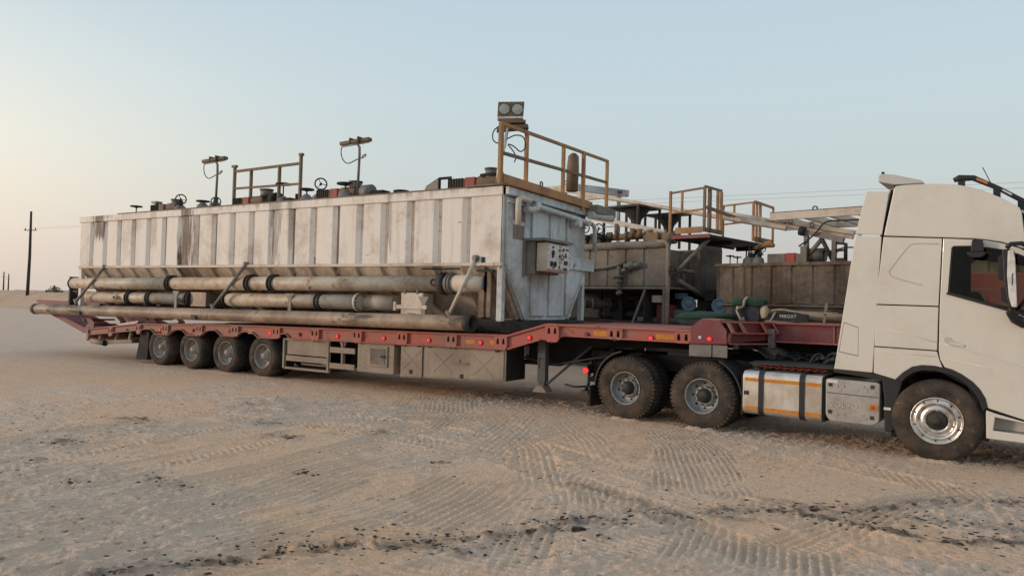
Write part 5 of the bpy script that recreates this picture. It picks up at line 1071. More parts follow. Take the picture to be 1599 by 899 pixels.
# front of the cab (mostly outside the photograph)
obj('windscreen', MB().prism([(6.30, 2.75), (6.60, 1.78), (6.62, 1.78), (6.33, 2.77)], .08, 2.42), 'window_glass', cab)
obj('front_grille', MB().prism([(6.60, 1.76), (6.66, 1.7), (6.66, .45), (6.58, .45)], .03, 2.47), 'plastic_black', cab); obj('sun_visor', MB().prism([(6.30, 3.0), (6.42, 2.95), (6.50, 2.78), (6.46, 2.77), (6.36, 2.92), (6.28, 2.94)], .1, 2.4), 'plastic_black', cab)
obj('bumper', MB().box(6.5, 6.72, .0, 2.5, .28, .62), 'cab_white', cab, bevel=.04)
for y in (.06, 2.04): obj('headlight', MB().box(6.66, 6.71, y, y+.4, .68, .92), 'lens', cab, bevel=.02)

# ------------------------------------------------------------------ second load behind: own frame, turned 12.6 degrees
F2 = (-6.57, 7.97, 0); A2 = R(-12.57)
def t2(name, label, cat, x, y, z, group=None):
    lx, ly = F2[0]+x*math.cos(A2)-y*math.sin(A2), F2[1]+x*math.sin(A2)+y*math.cos(A2)
    o = thing(name, label, cat, (lx, ly, z), A2, group, world=False); o['_o'] = (x, y, z); return o
def s2(name, mb, mat, label, cat, x, y, z, group=None, bevel=0):
    lx, ly = F2[0]+x*math.cos(A2)-y*math.sin(A2), F2[1]+x*math.sin(A2)+y*math.cos(A2)
    o = obj(name, mb, mat, None, org=(x, y, z), bevel=bevel); o.location = (lx, ly, z); o.rotation_euler = (0, 0, A2); o['label'] = label; o['category'] = cat; o['_o'] = (x, y, z)
    if group: o['group'] = group
    return o
# --- its trailer
T2 = t2('lowbed_trailer', 'second lowbed trailer, with shade put into its dark colours, standing behind the first one', 'trailer', -4, 1.6, 0)
obj('deck', MB().box(-14, 6.4, -.05, 3.3, 1.28, 1.42), 'oily_black', T2)
q = MB()
for y in (.7, 2.3): q.box(-14, 6.3, y, y+.14, .85, 1.278)
obj('main_beam', q, 'frame_dark', T2)
for y in (-.09, 3.3): obj('side_beam', MB().box(-14, 6.4, y, y+.035, 1.16, 1.43), 'deep_red', T2)
for x in (-9.5, -8.14, -6.78, -5.42, 3.0, 4.36):
    add_wheel('trailer', T2, (x, .02, .5)); add_wheel('trailer', T2, (x, 3.2, .5), flip=True); obj('axle', MB().cyl((x, .3, .5), (x, 3.0, .5), .07, 10), 'frame_dark', T2)
obj('shade_box', MB().box(-4.3, -1.2, .02, .7, .38, 1.15), 'frame_dark', T2, bevel=.01); obj('shade_box', MB().box(-.8, 1.4, .1, .8, .45, 1.15), 'frame_dark', T2, bevel=.01)  # near-black boxes added so the gap under the trailers stays dark
obj('landing_leg', MB().box(1.8, 1.95, .3, .45, .05, 1.2), 'grey_metal', T2)
# --- mud coated tank with a shaker frame on its roof
U2 = t2('mud_tank', 'mud coated brown steel tank with a side pipe and valve, behind the white tank end', 'tank', -3, 1.6, 1.43)
obj('end_plate', MB().box(-6.0, -.03, .06, .08, 2.45, 3.72), 'mud_brown', U2)
for i, (x0, x1) in enumerate(((-6.0, -5.2), (-5.17, -4.4), (-4.36, -3.62), (-3.58, -2.84), (-2.80, -2.16), (-2.10, -1.50), (-1.44, -.86), (-.80, -.07))):
    obj('wall_panel', MB().prism([(x0, .059), (x0+.03, .02), (x1-.03, .02), (x1, .059)], 2.52, 3.62, lambda a_, b_, d: (a_, b_, d)), 'mud_brown', U2, bevel=.01)
obj('bottom_rail', MB().box(-6.0, 0, -.03, .09, 2.43, 2.50), 'mud_brown', U2, bevel=.01)
tr_ = [(-6, 0, 3.72)]+[(-6+.25*i, .0, 3.72+random.uniform(-.012, .012)) for i in range(1, 24)]+[(-.03, 0, 3.72)]
obj('top_rim', MB().tube(tr_, [.115+random.uniform(-.015, .015) for _ in tr_], 9), 'mud_brown', U2, label='thick mud caked top rim')
obj('corner_pipe', MB().tube([(-.35, -.08, 3.78), (-.12, -.08, 3.77), (-.03, -.08, 3.70), (-.01, -.06, 3.5), (-.02, -.04, 2.6), (-.03, -.03, 1.46)], .06, 10), 'box_beige', U2, label='pale corner pipe running down as a leg')
obj('back_wall', MB().box(-6.0, -.03, 3.1, 3.15, 2.45, 3.8).box(-6.0, -.03, .08, 3.1, 2.45, 2.5).box(-1.0, -.96, .08, 3.1, 2.5, 3.7), 'rusty_wall', U2)
obj('end_recess_panel', MB().box(-.09, -.03, 1.75, 3.1, 1.5, 3.86), 'mud_brown', U2, label='grey brown vertical end panel'); obj('recess_back', MB().box(-.9, -.86, .1, 3.0, 1.45, 2.45), 'oily_black', U2)  # recess_back is a black sheet standing for the shade inside the recess
obj('shade_backing', MB().box(-6, -.95, 3.05, 3.1, 1.44, 2.45).box(-.95, 2.5, 3.4, 3.45, 1.44, 2.6), 'oily_black', U2, label='dark sheet added for the shade behind the pumps')  # black sheets added to darken the open space under the tank
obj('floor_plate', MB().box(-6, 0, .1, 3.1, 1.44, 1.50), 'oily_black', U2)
for x in (-.09,): obj('leg', MB().bar((x-.06, .02, 1.45), (x-.06, .02, 2.43), .10, .08), 'mud_brown', U2)
obj('leg', MB().bar((-.77, -.02, 2.42), (-1.16, -.05, 1.44), .07, .05), 'grey_metal', U2, label='slanting prop'); obj('leg', MB().bar((-5.9, 0, 1.44), (-5.9, 0, 2.43), .1), 'mud_brown', U2); obj('leg', MB().bar((-3.1, 1.0, 1.44), (-3.1, 1.0, 2.43), .1), 'oily_black', U2)
# side pipe and valve cluster
vp = obj('side_pipe', MB().tube([(-5.2, -.06, 2.99), (-3.0, -.06, 3.03), (-2.2, -.06, 3.08), (-1.75, -.06, 3.14), (-1.45, -.06, 3.22)], .055, 10), 'mud_brown', U2, label='mud caked side pipe')
obj('drop_pipe', MB().tube([(-1.66, -.08, 3.1), (-1.66, -.08, 2.40)], .07, 10).cyl((-1.66, -.08, 2.82), (-1.66, -.08, 2.78), .16, 12).cyl((-1.66, -.08, 2.68), (-1.66, -.08, 2.62), .13, 12).cyl((-1.66, -.08, 2.35), (-1.62, -.08, 2.28), .09, 10), 'mud_brown', vp)
obj('valve_body', MB().lathe([(.0, .12), (.10, .1), (.14, .0), (.10, -.1), (0, -.12)], (-1.22, -.1, 3.12), (1, 0, .1), 12).cyl((-1.45, -.1, 3.10), (-.88, -.1, 3.14), .075, 10).cyl((-1.5, -.12, 2.95), (-1.38, -.12, 3.02), .07, 8), 'grey_metal', vp)
handwheel(vp, (-1.98, -.14, 2.78), .10, (.3, -1, 0), 'mud_brown', stem=(-1.7, -.1, 2.76))
handwheel(U2, (.12, -.05, 2.95), .12, (1, -.4, 0), 'oily_black', stem=(-.05, .05, 2.95))
obj('recess_pipes', MB().tube([(-.1, .5, 3.0), (-.1, .9, 3.0), (-.1, 1.5, 2.98)], .06, 8).tube([(-.15, 1.0, 3.5), (-.15, 1.0, 2.5)], .07, 8).tube([(.0, .45, 2.72), (.1, 1.2, 2.45), (.1, 1.8, 2.2)], .07, 8), 'grey_metal', U2)
# pipes and pumps below it
for x, r_ in ((-3.05, .12), (-2.75, .15)):
    p_ = obj('open_pipe', MB().cyl((x-.1, .25, 1.96), (x+1.2, 1.6, 1.96), r_, 16), 'oily_black', U2)
    obj('pipe_mouth', MB().tube([(x-.1+r_*.7*math.cos(a_), .24-r_*.7*math.cos(a_), 1.96+r_*math.sin(a_)) for a_ in np.linspace(0, 2*PI, 18)[:-1]], .022, 6, closed=True), 'grey_metal', p_)
obj('pipe_flanges', MB().cyl((-2.45, .55, 1.96), (-2.38, .62, 1.96), .2, 14).cyl((-2.25, .75, 1.96), (-2.18, .82, 1.96), .2, 14), 'oily_black', U2)
for (x0, y0, x1, y1, z, r_) in ((-2.9, .9, -.9, 1.0, 1.66, .13), (-2.2, 1.3, -.6, 1.5, 2.15, .16), (-1.0, .7, .5, 1.3, 1.8, .14), (-.3, 1.8, 1.2, 2.2, 2.3, .13), (-1.9, 2.4, 1.6, 2.6, 1.75, .2)):
    o_ = obj('pipe_run', MB().tube([(x0, y0, z), (x1, y1, z+.02)], r_, 12), 'oily_black', U2); obj('pipe_collar', MB().cyl((x0+.5, y0+.5*(y1-y0)/(x1-x0), z), (x0+.56, y0+.56*(y1-y0)/(x1-x0), z), r_*1.35, 14), 'frame_dark', o_)
for x, y, h in ((-2.2, .8, .5), (-1.6, 1.1, .62), (-.2, 1.2, .7), (.6, 1.6, .55), (1.4, 2.0, .8)): obj('pump_block', MB().box(x-.18, x+.18, y-.15, y+.2, 1.5, 1.5+h), 'frame_dark', U2, bevel=.03)
obj('small_box', MB().box(-.75, -.45, .3, .5, 2.06, 2.26), 'beam_cream', U2); obj('red_pump', MB().box(-.7, -.3, .5, 1.0, 1.5, 2.0), 'deep_red', U2)
obj('skid_frame', MB().box(-1.4, 1.0, .55, .65, 1.46, 1.62).box(-1.4, 1.0, 2.2, 2.3, 1.46, 1.6), 'grey_metal', U2)
for (x, y, z) in ((.18, .8, 2.03), (1.05, .95, 2.0)):
    m_ = t2('electric_motor', ('pump motor with a round blue-grey end under the platform, left of two' if x < .5 else 'pump motor with a round blue-grey end under the platform, right of two'), 'motor', x, y, z-.25, 'pump motors under the platform')
    ax = Vector((.55, -.83, 0)); e = Vector((x, y, z))
    obj('motor_barrel', MB().cyl(e-ax*.75, e-ax*.06, .19, 18), 'motor_red' if x < .5 else 'oily_black', m_, bevel=.01); obj('end_bell', MB().lathe([(.19, -.06), (.215, -.05), (.215, .0), (.17, .02), (.165, .0), (.10, -.005), (.08, .02), (0, .025)], e, ax, 24), 'motor_blue', m_)
    obj('terminal_box', MB().box(x-.55, x-.25, y+.15, y+.4, z+.15, z+.32), 'motor_blue' if x < .5 else 'oily_black', m_); obj('motor_foot', MB().box(x-.5, x+.02, y-.05, y+.5, z-.38, z-.17), 'grey_metal', m_)
# platform with two rail cages
pl = obj('platform_floor', MB().box(.15, 1.25, -.05, 3.65, 3.86, 3.90), 'oily_black', U2, label='platform floor seen from below'); obj('platform_edge', MB().box(.1, 1.28, -.1, -.051, 3.83, 3.93), 'deep_red', pl, label='pinkish worn platform edge'); obj('platform_edge', MB().box(.13, .149, 0, 3.6, 3.8, 3.9), 'oily_black', pl); obj('platform_edge', MB().box(1.251, 1.30, -.05, 3.7, 3.84, 3.91), 'frame_dark', pl)
obj('kick_plate', MB().box(.2, 1.02, -.08, -.05, 3.97, 4.14), 'rail_orange', pl); obj('kick_plate', MB().box(1.05, 1.08, -.02, .95, 4.0, 4.12), 'rail_brown', pl); obj('kick_plate', MB().box(1.02, 1.05, 3.15, 4.4, 3.98, 4.14), 'rail_brown', pl)
c1 = obj('rail_cage', MB().bar((-.02, 0, 5.14), (1.05, 0, 5.20), .05, .05).bar((1.05, 0, 5.24), (1.05, .96, 5.24), .05, .06), 'rail_brown', pl)
for (x, y, w_, mt) in ((-.01, 0, .07, 'rail_orange'), (1.05, 0, .07, 'rail_brown'), (1.05, .28, .13, 'rail_brown'), (1.05, .74, .08, 'rail_orange'), (1.05, .95, .08, 'rail_orange')):
    obj('rail_post', MB().bar((x, y, 4.0), (x, y, 5.2), w_, .06), mt, c1)
obj('rail_post', MB().bar((.36, 0, 4.6), (.36, 0, 5.15), .06, .05), 'rail_orange', c1); obj('mid_rail', MB().bar((-.02, 0, 4.57), (1.05, 0, 4.62), .05, .05), 'rail_orange', c1)
obj('long_rail', MB().bar((1.06, .1, 4.68), (1.06, 3.12, 4.50), .06, .08), 'rail_brown', c1)
c2 = obj('rail_cage', MB().bar((.05, 3.0, 5.13), (1.05, 3.05, 5.18), .05, .05).bar((1.05, 3.05, 5.20), (1.05, 4.4, 5.16), .05, .07), 'rail_orange', pl)
for (x, y, z0, w_, mt) in ((.06, 3.0, 4.0, .06, 'rail_brown'), (.42, 3.0, 4.57, .06, 'rail_orange'), (1.03, 3.03, 4.0, .10, 'rail_orange'), (1.05, 3.22, 4.0, .08, 'rail_orange'), (1.05, 3.45, 4.05, .10, 'rail_orange'), (1.05, 4.38, 4.0, .07, 'rail_orange')):
    obj('rail_post', MB().bar((x, y, z0), (x, y, 5.16), w_, .05), mt, c2)
obj('mid_rail', MB().bar((.05, 3.0, 4.55), (1.0, 3.02, 4.60), .05, .05), 'rail_orange', c2); obj('rail_post', MB().bar((1.05, 3.35, 4.1), (1.05, 4.38, 4.03), .05, .10), 'rail_brown', c2)
obj('platform_strut', MB().tube([(-.02, .12, 2.76), (1.05, .3, 3.84)], .06, 10), 'grey_metal', pl); obj('platform_strut', MB().tube([(-.02, 3.05, 2.66), (1.1, 3.55, 3.84)], .055, 10), 'oily_black', pl)
obj('under_brace', MB().box(.3, 1.1, 1.5, 1.6, 3.76, 3.858), 'oily_black', pl); obj('under_brace', MB().box(.3, 1.1, 3.4, 3.5, 3.74, 3.858), 'oily_black', pl)
# roof frames
def shaker(x0, x1, y0, y1, z, zl_, hx, lab):
    s_ = obj('shaker_frame', MB().box(x0-.03, x1+.05, y0, y1, z-.05, z+.01), 'oily_black', U2)
    for x in (x0, x1):
        for y in (y0+.03, y1-.03): obj('frame_leg', MB().bar((x, y, z-.05), (x, y, zl_), .075, .06), 'oily_black', s_)
    yc = (y0+y1)/2
    obj('hopper_cone', MB().lathe([(.42, .0), (.40, -.08), (.18, -.34), (.15, -.5), (.20, -.52), (.2, -.62), (.14, -.64), (.14, -.9)], (hx, yc, z-.05), (0, 0, 1), 16), 'oily_black', s_)
    obj('cone_rail', MB().bar((x0, y0, (z+zl_)/2), (x1, y0, (z+zl_)/2-.02), .03), 'grey_metal', s_)
    return s_
shaker(-3.0, -1.72, .9, 2.2, 5.08, 3.8, -2.2, ''); shaker(-2.5, -1.2, 2.5, 3.2, 4.98, 3.8, -1.8, '')
rp_ = obj('roof_pipe', MB().tube([(-3.1, .6, 4.05), (-1.2, .6, 4.05)], .10, 12).cyl((-2.6, .6, 4.05), (-2.52, .6, 4.05), .16, 12).cyl((-1.9, .6, 4.05), (-1.82, .6, 4.05), .16, 12).cyl((-1.2, .6, 3.98), (-.1, .5, 3.92), .12, 12).cyl((-.45, .45, 3.92), (-.1, .45, 3.92), .17, 14), 'rail_brown', U2)
for x, r_, h in ((-1.35, .09, .25), (-1.0, .11, .2), (-2.2, .07, .45), (-2.45, .1, .2), (-1.62, .08, .28)): obj('pipe_knob', MB().cyl((x, .5, 4.0), (x, .5, 4.0+h), r_, 10), 'rail_brown', U2)
obj('roof_block', MB().box(-1.0, -.6, .3, .6, 3.85, 4.1), 'rail_brown', U2, bevel=.02)
for x, z in ((-3.3, 4.35), (-2.75, 4.3)):
    g_ = obj('gate_valve', MB().box(x-.35, x+.1, .3, .6, 3.8, 4.15).cyl((x-.3, .35, 4.1), (x+.2, .3, 4.05), .09, 10), 'oily_black', U2); handwheel(g_, (x+.1, .2, z), .15, (1, -.6, .1), stem=(x-.1, .35, 4.1))
# --- rusty ribbed tank to the right
U3 = t2('mud_tank', 'rust streaked brown ribbed tank behind the truck cab, machines and a trestle on its roof', 'tank', 4, 2.5, 1.43)
obj('wall_plate', MB().box(.9, 9.0, 1.06, 1.08, 1.7, 3.16), 'rusty_wall', U3)
for i in range(15):
    x1 = 1.42+.545*i; x0 = x1-.43
    if x0 < .9: x0 = .92
    obj('wall_panel', MB().prism([(x0, 1.059), (x0+.03, 1.01), (x1-.03, 1.01), (x1, 1.059)], 2.10, 3.10, lambda a_, b_, d: (a_, b_, d)), 'rusty_wall', U3, bevel=.006)
    obj('hopper_panel', MB().prism([(x0, 1.10), (x0+.03, 1.05), (x1-.03, 1.05), (x1, 1.10)], 1.72, 2.0, lambda a_, b_, d: (a_, b_, d)), 'rusty_wall', U3)
obj('top_rim', MB().box(.88, 9.02, .97, 1.10, 3.10, 3.19), 'rusty_wall', U3, bevel=.01); obj('seam_rail', MB().box(.88, 9.02, .96, 1.08, 2.02, 2.08), 'rusty_wall', U3, bevel=.008)
obj('tank_body', MB().box(.9, 9.0, 1.10, 4.0, 1.5, 3.12), 'rusty_wall', U3); obj('skid', MB().box(.9, 9.0, 1.0, 4.0, 1.43, 1.5), 'oily_black', U3)
zt3 = 3.19
b3 = obj('agitator', MB().box(2.25, 2.75, 1.3, 1.7, zt3, zt3+.26), 'mud_brown', U3, bevel=.015); obj('red_coupling', MB().box(2.76, 3.02, 1.28, 1.72, zt3, zt3+.27), 'motor_red', b3, bevel=.02); obj('motor', MB().box(3.03, 3.3, 1.3, 1.7, zt3, zt3+.24).cyl((3.25, 1.5, zt3+.2), (3.72, 1.5, zt3+.2), .19, 16), 'mud_brown', b3)
for x, z in ((1.12, .24), (1.34, .2), (1.98, .26), (3.72, .3), (3.95, .26)): handwheel(U3, (x, 1.4, zt3+z), .11, (0, 0, 1), 'oily_black', stem=(x, 1.4, zt3-.03))
for x in (1.68, 1.95): gate_valve(U3, x, 1.4, zt3, 'vert', .10, .42)
obj('brown_bundle', MB().tube([(1.86, 1.35, zt3+.42), (2.05, 1.35, zt3+.48), (2.3, 1.35, zt3+.55), (2.42, 1.35, zt3+.47)], [.05, .08, .10, .05], 8), 'rail_orange', U3)
obj('standing_rod', MB().tube([(1.55, 1.5, zt3), (1.56, 1.5, zt3+.38)], .02, 6).tube([(1.60, 1.5, zt3), (1.64, 1.5, zt3+.48)], .02, 6), 'oily_black', U3)
obj('tall_manifold', MB().tube([(4.0, 1.3, zt3), (4.0, 1.3, zt3+.45), (4.1, 1.3, zt3+.5), (4.3, 1.3, zt3+.45), (4.3, 1.3, zt3)], .05, 8).box(4.05, 4.3, 1.25, 1.4, zt3, zt3+.1).bar((3.9, 1.3, zt3+.28), (4.3, 1.3, zt3+.3), .05), 'oily_black', U3)
# trestle
ts = obj('trestle', MB().bar((3.20, 1.3, 4.02), (4.25, 1.3, 3.74), .14, .14), 'grey_metal', U3); obj('trestle_cap', MB().cyl((3.16, 1.22, 4.03), (3.30, 1.22, 4.0), .12, 12), 'oily_black', ts)
obj('trestle_leg', MB().bar((3.31, 1.3, zt3), (3.31, 1.3, 4.0), .13, .10), 'mud_brown', ts); obj('trestle_leg', MB().bar((3.28, 1.28, zt3), (3.28, 1.28, 3.62), .20, .16), 'mud_brown', ts, label='sleeve at the foot of the post'); obj('trestle_leg', MB().bar((4.02, 1.3, zt3), (4.02, 1.3, 3.8), .12, .10), 'mud_brown', ts)
obj('trestle_brace', MB().tube([(3.38, 1.32, 3.42), (3.70, 1.32, 3.80)], .06, 8), 'grey_metal', ts); obj('trestle_brace', MB().tube([(3.68, 1.3, 3.85), (3.98, 1.3, 3.24)], .055, 8), 'oily_black', ts)
obj('slung_hose', MB().tube([(3.15, 1.2, 3.62), (3.4, 1.2, 3.78), (3.66, 1.15, 4.0), (3.78, 1.1, 4.16), (3.95, 1.1, 4.24), (4.2, 1.1, 4.22), (4.7, 1.1, 4.22)], .022, 7).tube([(3.9, 1.3, 3.35), (4.05, 1.3, 3.5), (4.3, 1.3, 3.56), (4.7, 1.3, 3.54)], .02, 7), 'rubber_cable', ts)
# --- long beams and frames lying across the loads
def beam(a_, b_, w_, h_, label, nm='steel_beam', mat='beam_cream', grp='cream steel beams across the loads'):
    m = MB().bar(a_, b_, w_, h_); c_ = ((a_[0]+b_[0])/2, (a_[1]+b_[1])/2, min(a_[2], b_[2])); o = s2(nm, m, mat, label, 'beam', *c_, group=grp, bevel=.01); return o
b1 = beam((-5.6, 1.5, 5.99), (2.69, 1.5, 4.14), .12, .13, 'long cream beam sloping down right behind the orange rail cages, ending short of the trestle')
obj('beam_joint', MB().bar((-3.45, 1.43, 5.47), (2.66, 1.43, 4.105), .02, .02), 'rail_brown', b1)
b2 = beam((.48, 1.8, 4.76), (4.32, 1.8, 3.89), .14, .17, 'thick cream beam sloping down right and resting on the trestle')
obj('beam_joint', MB().bar((2.0, 1.72, 4.43), (4.3, 1.72, 3.91), .02, .025), 'rail_brown', b2)
for x in (2.55, 2.72, 3.3): obj('beam_eye', MB().tube([(x+.05*math.cos(a_), 1.68, 4.76-(x-.48)*.2266+.1+.06*math.sin(a_)) for a_ in np.linspace(0, 2*PI, 12)[:-1]], .014, 6, closed=True), 'rail_brown', b2)
b3_ = beam((-3.75, .8, 4.83), (-.66, .8, 4.13), .12, .16, 'short cream beam sloping from the white tank end down to the mud caked rim')
b4 = beam((2.9, 1.9, 4.28), (4.5, 1.9, 3.96), .10, .10, 'thin upper cream beam lying along the thick one', )
fr = t2('lifting_frame', 'flat cream steel frame with cross members, over the rusty tank beside the cab', 'steel frame', 3.5, 2, 4.45)
obj('long_member', MB().box(2.45, 5.6, .98, 1.08, 4.32, 4.52), 'beam_cream', fr, bevel=.008); obj('long_member', MB().box(1.75, 5.8, 3.45, 3.55, 4.32, 4.52), 'beam_cream', fr, bevel=.008)
for x in (2.5, 3.25, 3.9, 4.6): obj('cross_member', MB().box(x, x+.1, 1.081, 3.449, 4.34, 4.50), 'beam_cream', fr)
for x, y, z in ((3.62, 1.03, 4.57), (4.05, 3.5, 4.57)): obj('lifting_eye', MB().tube([(x+.06*math.cos(a_), y, z+.05*math.sin(a_)) for a_ in np.linspace(0, 2*PI, 12)[:-1]], .018, 6, closed=True), 'oily_black', fr)
obj('frame_lip', MB().box(2.45, 5.6, .97, 1.09, 4.52, 4.535).box(1.75, 5.8, 3.44, 3.56, 4.52, 4.535), 'rail_brown', fr)
fl2 = t2('lifting_frame', 'grey white box frame with dark square holes, behind the end of the front platform rail', 'steel frame', -4.5, 2, 5.8)
obj('long_member', MB().box(-7.2, -4.78, 1.5, 1.62, 5.88, 6.10), 'beam_cream', fl2, bevel=.008); obj('long_member', MB().bar((-4.78, 1.52, 5.98), (-3.95, 3.6, 5.95), .12, .24), 'shaded_white', fl2, bevel=.008)  # slanting member's shaded side put into its colour, beside the lit cream one
obj('end_cap', MB().box(-4.80, -4.62, 1.46, 1.52, 5.90, 6.08), 'plate_white', fl2); obj('square_hole', MB().box(-4.76, -4.66, 1.45, 1.465, 5.94, 6.04), 'deep_red', fl2)
obj('square_hole', MB().bar((-4.09, 3.15, 5.96), (-4.03, 3.3, 5.96), .14, .10), 'deep_red', fl2); obj('cross_member', MB().box(-7.2, -3.9, 3.45, 3.6, 5.85, 6.05), 'beam_cream', fl2)
obj('lifting_eye', MB().tube([(-5.15+.06*math.cos(a_), 1.56, 6.17+.06*math.sin(a_)) for a_ in np.linspace(0, 2*PI, 12)[:-1]], .018, 6, closed=True), 'oily_black', fl2); obj('frame_prop', MB().bar((-5.2, 1.6, 3.8), (-5.2, 1.6, 5.88), .1).bar((-4.2, 3.4, 3.8), (-4.2, 3.4, 5.86), .1), 'grey_metal', fl2)
# --- red tractor ahead of it, seen through the cab window
RC = t2('tractor_truck', 'red tractor truck behind the white cab, seen through its side window', 'truck', 8.6, 1.3, 0)
obj('cab', MB().prism([(7.0, 1.0), (7.0, 2.76), (7.1, 2.82), (9.0, 2.80), (9.35, 2.0), (9.4, .9), (7.6, .9)], 0, 2.45, None, [[(8.35, 2.68), (9.0, 2.66), (9.2, 2.1), (8.35, 2.05)]]), 'red_cab', RC, bevel=.03)
obj('cab_stripe', MB().box(7.02, 9.0, -.012, -.001, 2.45, 2.49), 'trailer_red', RC); obj('cab_vent', MB().box(7.1, 7.55, -.02, -.001, 2.0, 2.36), 'grey_metal', RC)
obj('window_pane', MB().prism([(8.35, 2.68), (9.0, 2.66), (9.2, 2.1), (8.35, 2.05)], .05, .06), 'window_glass', RC)
for x in (5.9, 8.9): add_wheel('drive' if x < 7 else 'front', RC, (x, .0, .525)); add_wheel('drive' if x < 7 else 'front', RC, (x, 2.45, .525), flip=True)
obj('chassis_rail', MB().box(5.0, 9.2, .8, .9, .75, .98).box(5.0, 9.2, 1.6, 1.7, .75, .98), 'frame_dark', RC); obj('fuel_tank', MB().prism(rounded([(0.0, .33), (.6, .33), (.6, .95), (0.0, .95)], .11, 5), 6.9, 8.1, lambda a_, b_, d: (d, a_, b_)), 'alu', RC)

# ------------------------------------------------------------------ bundles on the swan neck
def lump(c, rx, ry, rz, seed, n=14, m=9, amp=.18):
    rg = np.random.default_rng(seed); q = MB(); vv = []
    ph = rg.random(8)*6
    for j in range(m+1):
        v_ = PI*j/m
        for i in range(n):
            u_ = 2*PI*i/n; s_ = 1+amp*(math.sin(3*u_+ph[0]+2*v_)*.5+math.sin(5*u_+ph[1]-3*v_)*.35+math.sin(2*u_+4*v_+ph[2])*.4)*math.sin(v_)
            z = math.cos(v_); vv.append((c[0]+rx*s_*math.sin(v_)*math.cos(u_), c[1]+ry*s_*math.sin(v_)*math.sin(u_), max(c[2]-rz*.45, c[2]+rz*s_*z)))
    q.add(vv, [(j*n+i, j*n+(i+1) % n, (j+1)*n+(i+1) % n, (j+1)*n+i) for j in range(m) for i in range(n)], True); return q
def small(name, parts, label, cat, loc):
    o = thing(name, label, cat, loc)
    for nm, q, mt in parts: obj(nm, q, mt, o)
    return o
small('tarpaulin', [('folded_sheet', lump((-3.5, .95, 1.76), .52, .4, .10, 3), 'tarp_green')], 'crumpled green tarpaulin lying flat behind the raised bolster plate', 'tarpaulin', (-3.5, .95, 1.70))
rl = small('tarpaulin', [('rolled_sheet', MB().tube([(-3.06, .95, 2.01), (-2.95, .95, 2.03), (-2.8, .95, 2.03), (-2.68, .95, 2.01), (-2.56, .95, 2.03), (-2.5, .95, 2.01)], [.04, .075, .08, .075, .085, .06], 14), 'tarp_green'),
    ('tie_rope', MB().tube([(-2.86, .85, 1.95), (-2.84, .84, 2.06), (-2.82, .95, 2.12)], .022, 6).tube([(-2.94, .80, 1.96), (-2.95, .78, 1.88), (-2.90, .78, 1.78), (-2.88, .78, 1.72)], .02, 6).tube([(-2.86, .80, 1.95), (-2.93, .78, 1.93), (-2.95, .78, 1.90)], .024, 6), 'cloth_tan')], 'rolled green tarpaulin tied with rope on top of the dark bundle', 'tarpaulin', (-2.8, .95, 1.95))
small('bundle', [('dark_cloth', MB().prism(rounded([(-3.06, 1.71), (-3.05, 1.93), (-2.75, 1.96), (-2.60, 1.94), (-2.60, 1.71)], .05), .86, 1.4), 'cloth_dark')], 'dark blue cloth bundle under the rolled green tarpaulin', 'bundle', (-2.8, 1.1, 1.71))
small('sack', [('sack_cloth', lump((-2.52, .92, 1.84), .075, .1, .15, 8), 'cloth_tan'), ('dark_patch', lump((-2.44, .9, 1.79), .04, .05, .07, 9), 'cloth_dark')], 'small tan patterned sack beside the dark bundle', 'sack', (-2.5, .92, 1.71))
bg_ = small('tool_bag', [('bag_body', MB().prism(rounded([(-2.36, 1.74), (-2.34, 1.87), (-2.2, 1.89), (-1.86, 1.855), (-1.84, 1.73), (-2.0, 1.715)], .03), .83, 1.1), 'cloth_dark'),
    ('bag_strap', MB().tube([(-2.42, .82, 1.72), (-2.37, .82, 1.80), (-2.33, .82, 1.88)], .018, 6), 'cloth_tan'), ('bag_ribs', MB().box(-2.07, -1.87, .818, .829, 1.755, 1.765).box(-2.07, -1.87, .818, .829, 1.785, 1.795).box(-2.07, -1.87, .818, .829, 1.815, 1.825), 'oily_black'),
    ('bag_rope', MB().tube([(-2.42, .9, 1.90), (-2.25, .88, 1.93), (-2.1, .88, 1.90), (-1.9, .9, 1.885), (-1.4, .95, 1.88)], .016, 6), 'cloth_tan')], 'long black bag with white lettering on the red neck beam', 'bag', (-2.1, .95, 1.72))
tx_ = text_mesh('MBOX7', .075, .002, 'bag_lettering', 'plate_white', bg_, (-2.27+2.1, .822-.95, 1.79-1.72), Matrix.Rotation(R(90), 4, 'X') , 1.0)
small('pipe_stub', [('pipe_barrel', MB().tube([(-2.1, 1.25, 1.80), (-1.1, 1.25, 1.80)], .075, 12), 'pipe_brown')], 'brown pipe stub lying behind the black bag', 'pipe', (-1.6, 1.25, 1.72))
small('upright_post', [('post', MB().bar((-1.62, 1.0, 1.71), (-1.58, 1.0, 2.05), .05, .04), 'grey_metal')], 'short grey post standing on the neck beam near the cab', 'post', (-1.6, 1.0, 1.71))
small('rag', [('cloth', lump((-2.86, .84, 1.73), .035, .04, .05, 12), 'cloth_tan')], 'small pale rag on the beam edge below the green roll', 'rag', (-2.86, .84, 1.71))
small('scrap_sheet', [('sheet_metal', MB().prism([(-20.0, 1.02), (-19.2, 1.12), (-18.9, 1.16), (-18.95, 1.10), (-19.6, .99)], .0, .2), 'tank_white')], 'pale scrap sheet wedged at the trailer tail under the loose pipe', 'sheet', (-19.4, .1, 1.0))
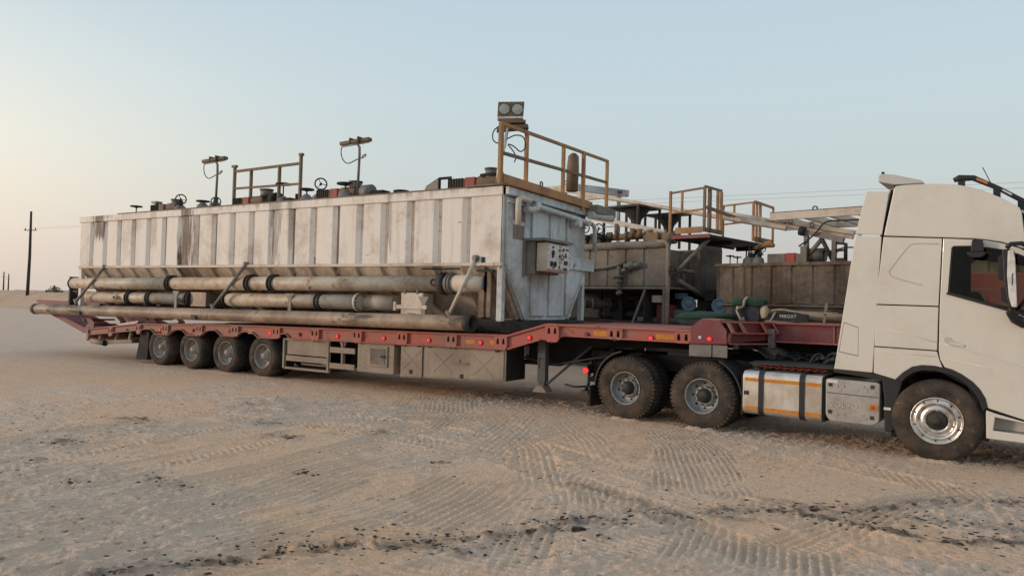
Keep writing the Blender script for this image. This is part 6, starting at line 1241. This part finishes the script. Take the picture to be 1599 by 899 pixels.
# ------------------------------------------------------------------ power line and things at the horizon
def pole(x, y, z, h, r, label, arm=1., n=0):
    o = thing('power_pole', label, 'pole', (x, y, z-1.5), group='power poles along the horizon')
    ln = .35*h/10
    obj('pole_shaft', MB().tube([(x-.1-ln*.0, y, z-1.5), (x+.12, y, z+h*.45), (x+.02, y, z+h)], [r*1.25, r, r*.75], 10), 'pole_wood', o)
    obj('cross_arm', MB().bar((x-arm*.8, y-.35*arm, z+h-2.4), (x+arm*.8, y+.35*arm, z+h-2.4), .09, .09), 'pole_wood', o)
    for s_ in (-.75, .75): obj('insulator', MB().cyl((x+s_*arm, y+.32*s_*arm, z+h-2.36), (x+s_*arm, y+.32*s_*arm, z+h-2.1), .06, 8), 'grey_metal', o)
    return o
pole(-99.0, 33.8, 1.7, 10.3, .165, 'nearest dark wooden power pole standing on the sand bank at the left')
pole(-373, 148.6, -.5, 11.0, .30, 'far thin power pole on the horizon, leftmost of the two', 1.2); pole(-393.5, 159.5, -.5, 10.6, .30, 'far thin power pole on the horizon, right of its twin', 1.2)
pole(22.0, 50.2, -.2, 12.3, .2, 'power pole to the right, out of the frame')
for dz_, lab in ((0, 'upper thin overhead wire crossing the sky behind the cab'), (-.42, 'lower thin overhead wire crossing the sky behind the cab')):
    a_, b_ = Vector((-99, 33.8, 9.9+dz_*.4)), Vector((22.0, 50.2, 11.35+dz_)); pts = []
    for i in range(41):
        f = i/40; p = a_.lerp(b_, f); p.z += 1.4*0-4*.0*f*(1-f); p.y += 4*7.5*f*(1-f)*0; pts.append(p)
    single('overhead_wire', MB().tube(pts, .008, 5), 'wire_dark', lab, 'wire', tuple(a_), group='overhead wires')
bs = MB()
for i in range(260):
    a_ = random.random()*6.28; r_ = random.random(); x, y, z = -86+math.cos(a_)*1.0*r_, 30.6+math.sin(a_)*1.0*r_, 1.85+random.random()*.75*(1-r_*r_)
    d = Vector((random.uniform(-1, 1), random.uniform(-1, 1), random.uniform(-.5, 1))).normalized()*.10; e = d.orthogonal().normalized()*.05
    bs.add([(x-d.x, y-d.y, z-d.z), (x+e.x, y+e.y, z+e.z), (x+d.x, y+d.y, z+d.z), (x-e.x, y-e.y, z-e.z)], [(0, 1, 2, 3)])
plain('scrub', (.05, .045, .03), .95); single('desert_shrub', bs, 'scrub', 'small dark desert shrub on top of the sand bank', 'shrub', (-86, 30.6, 1.8))

for o in bpy.data.objects:
    if '_o' in o: del o['_o']
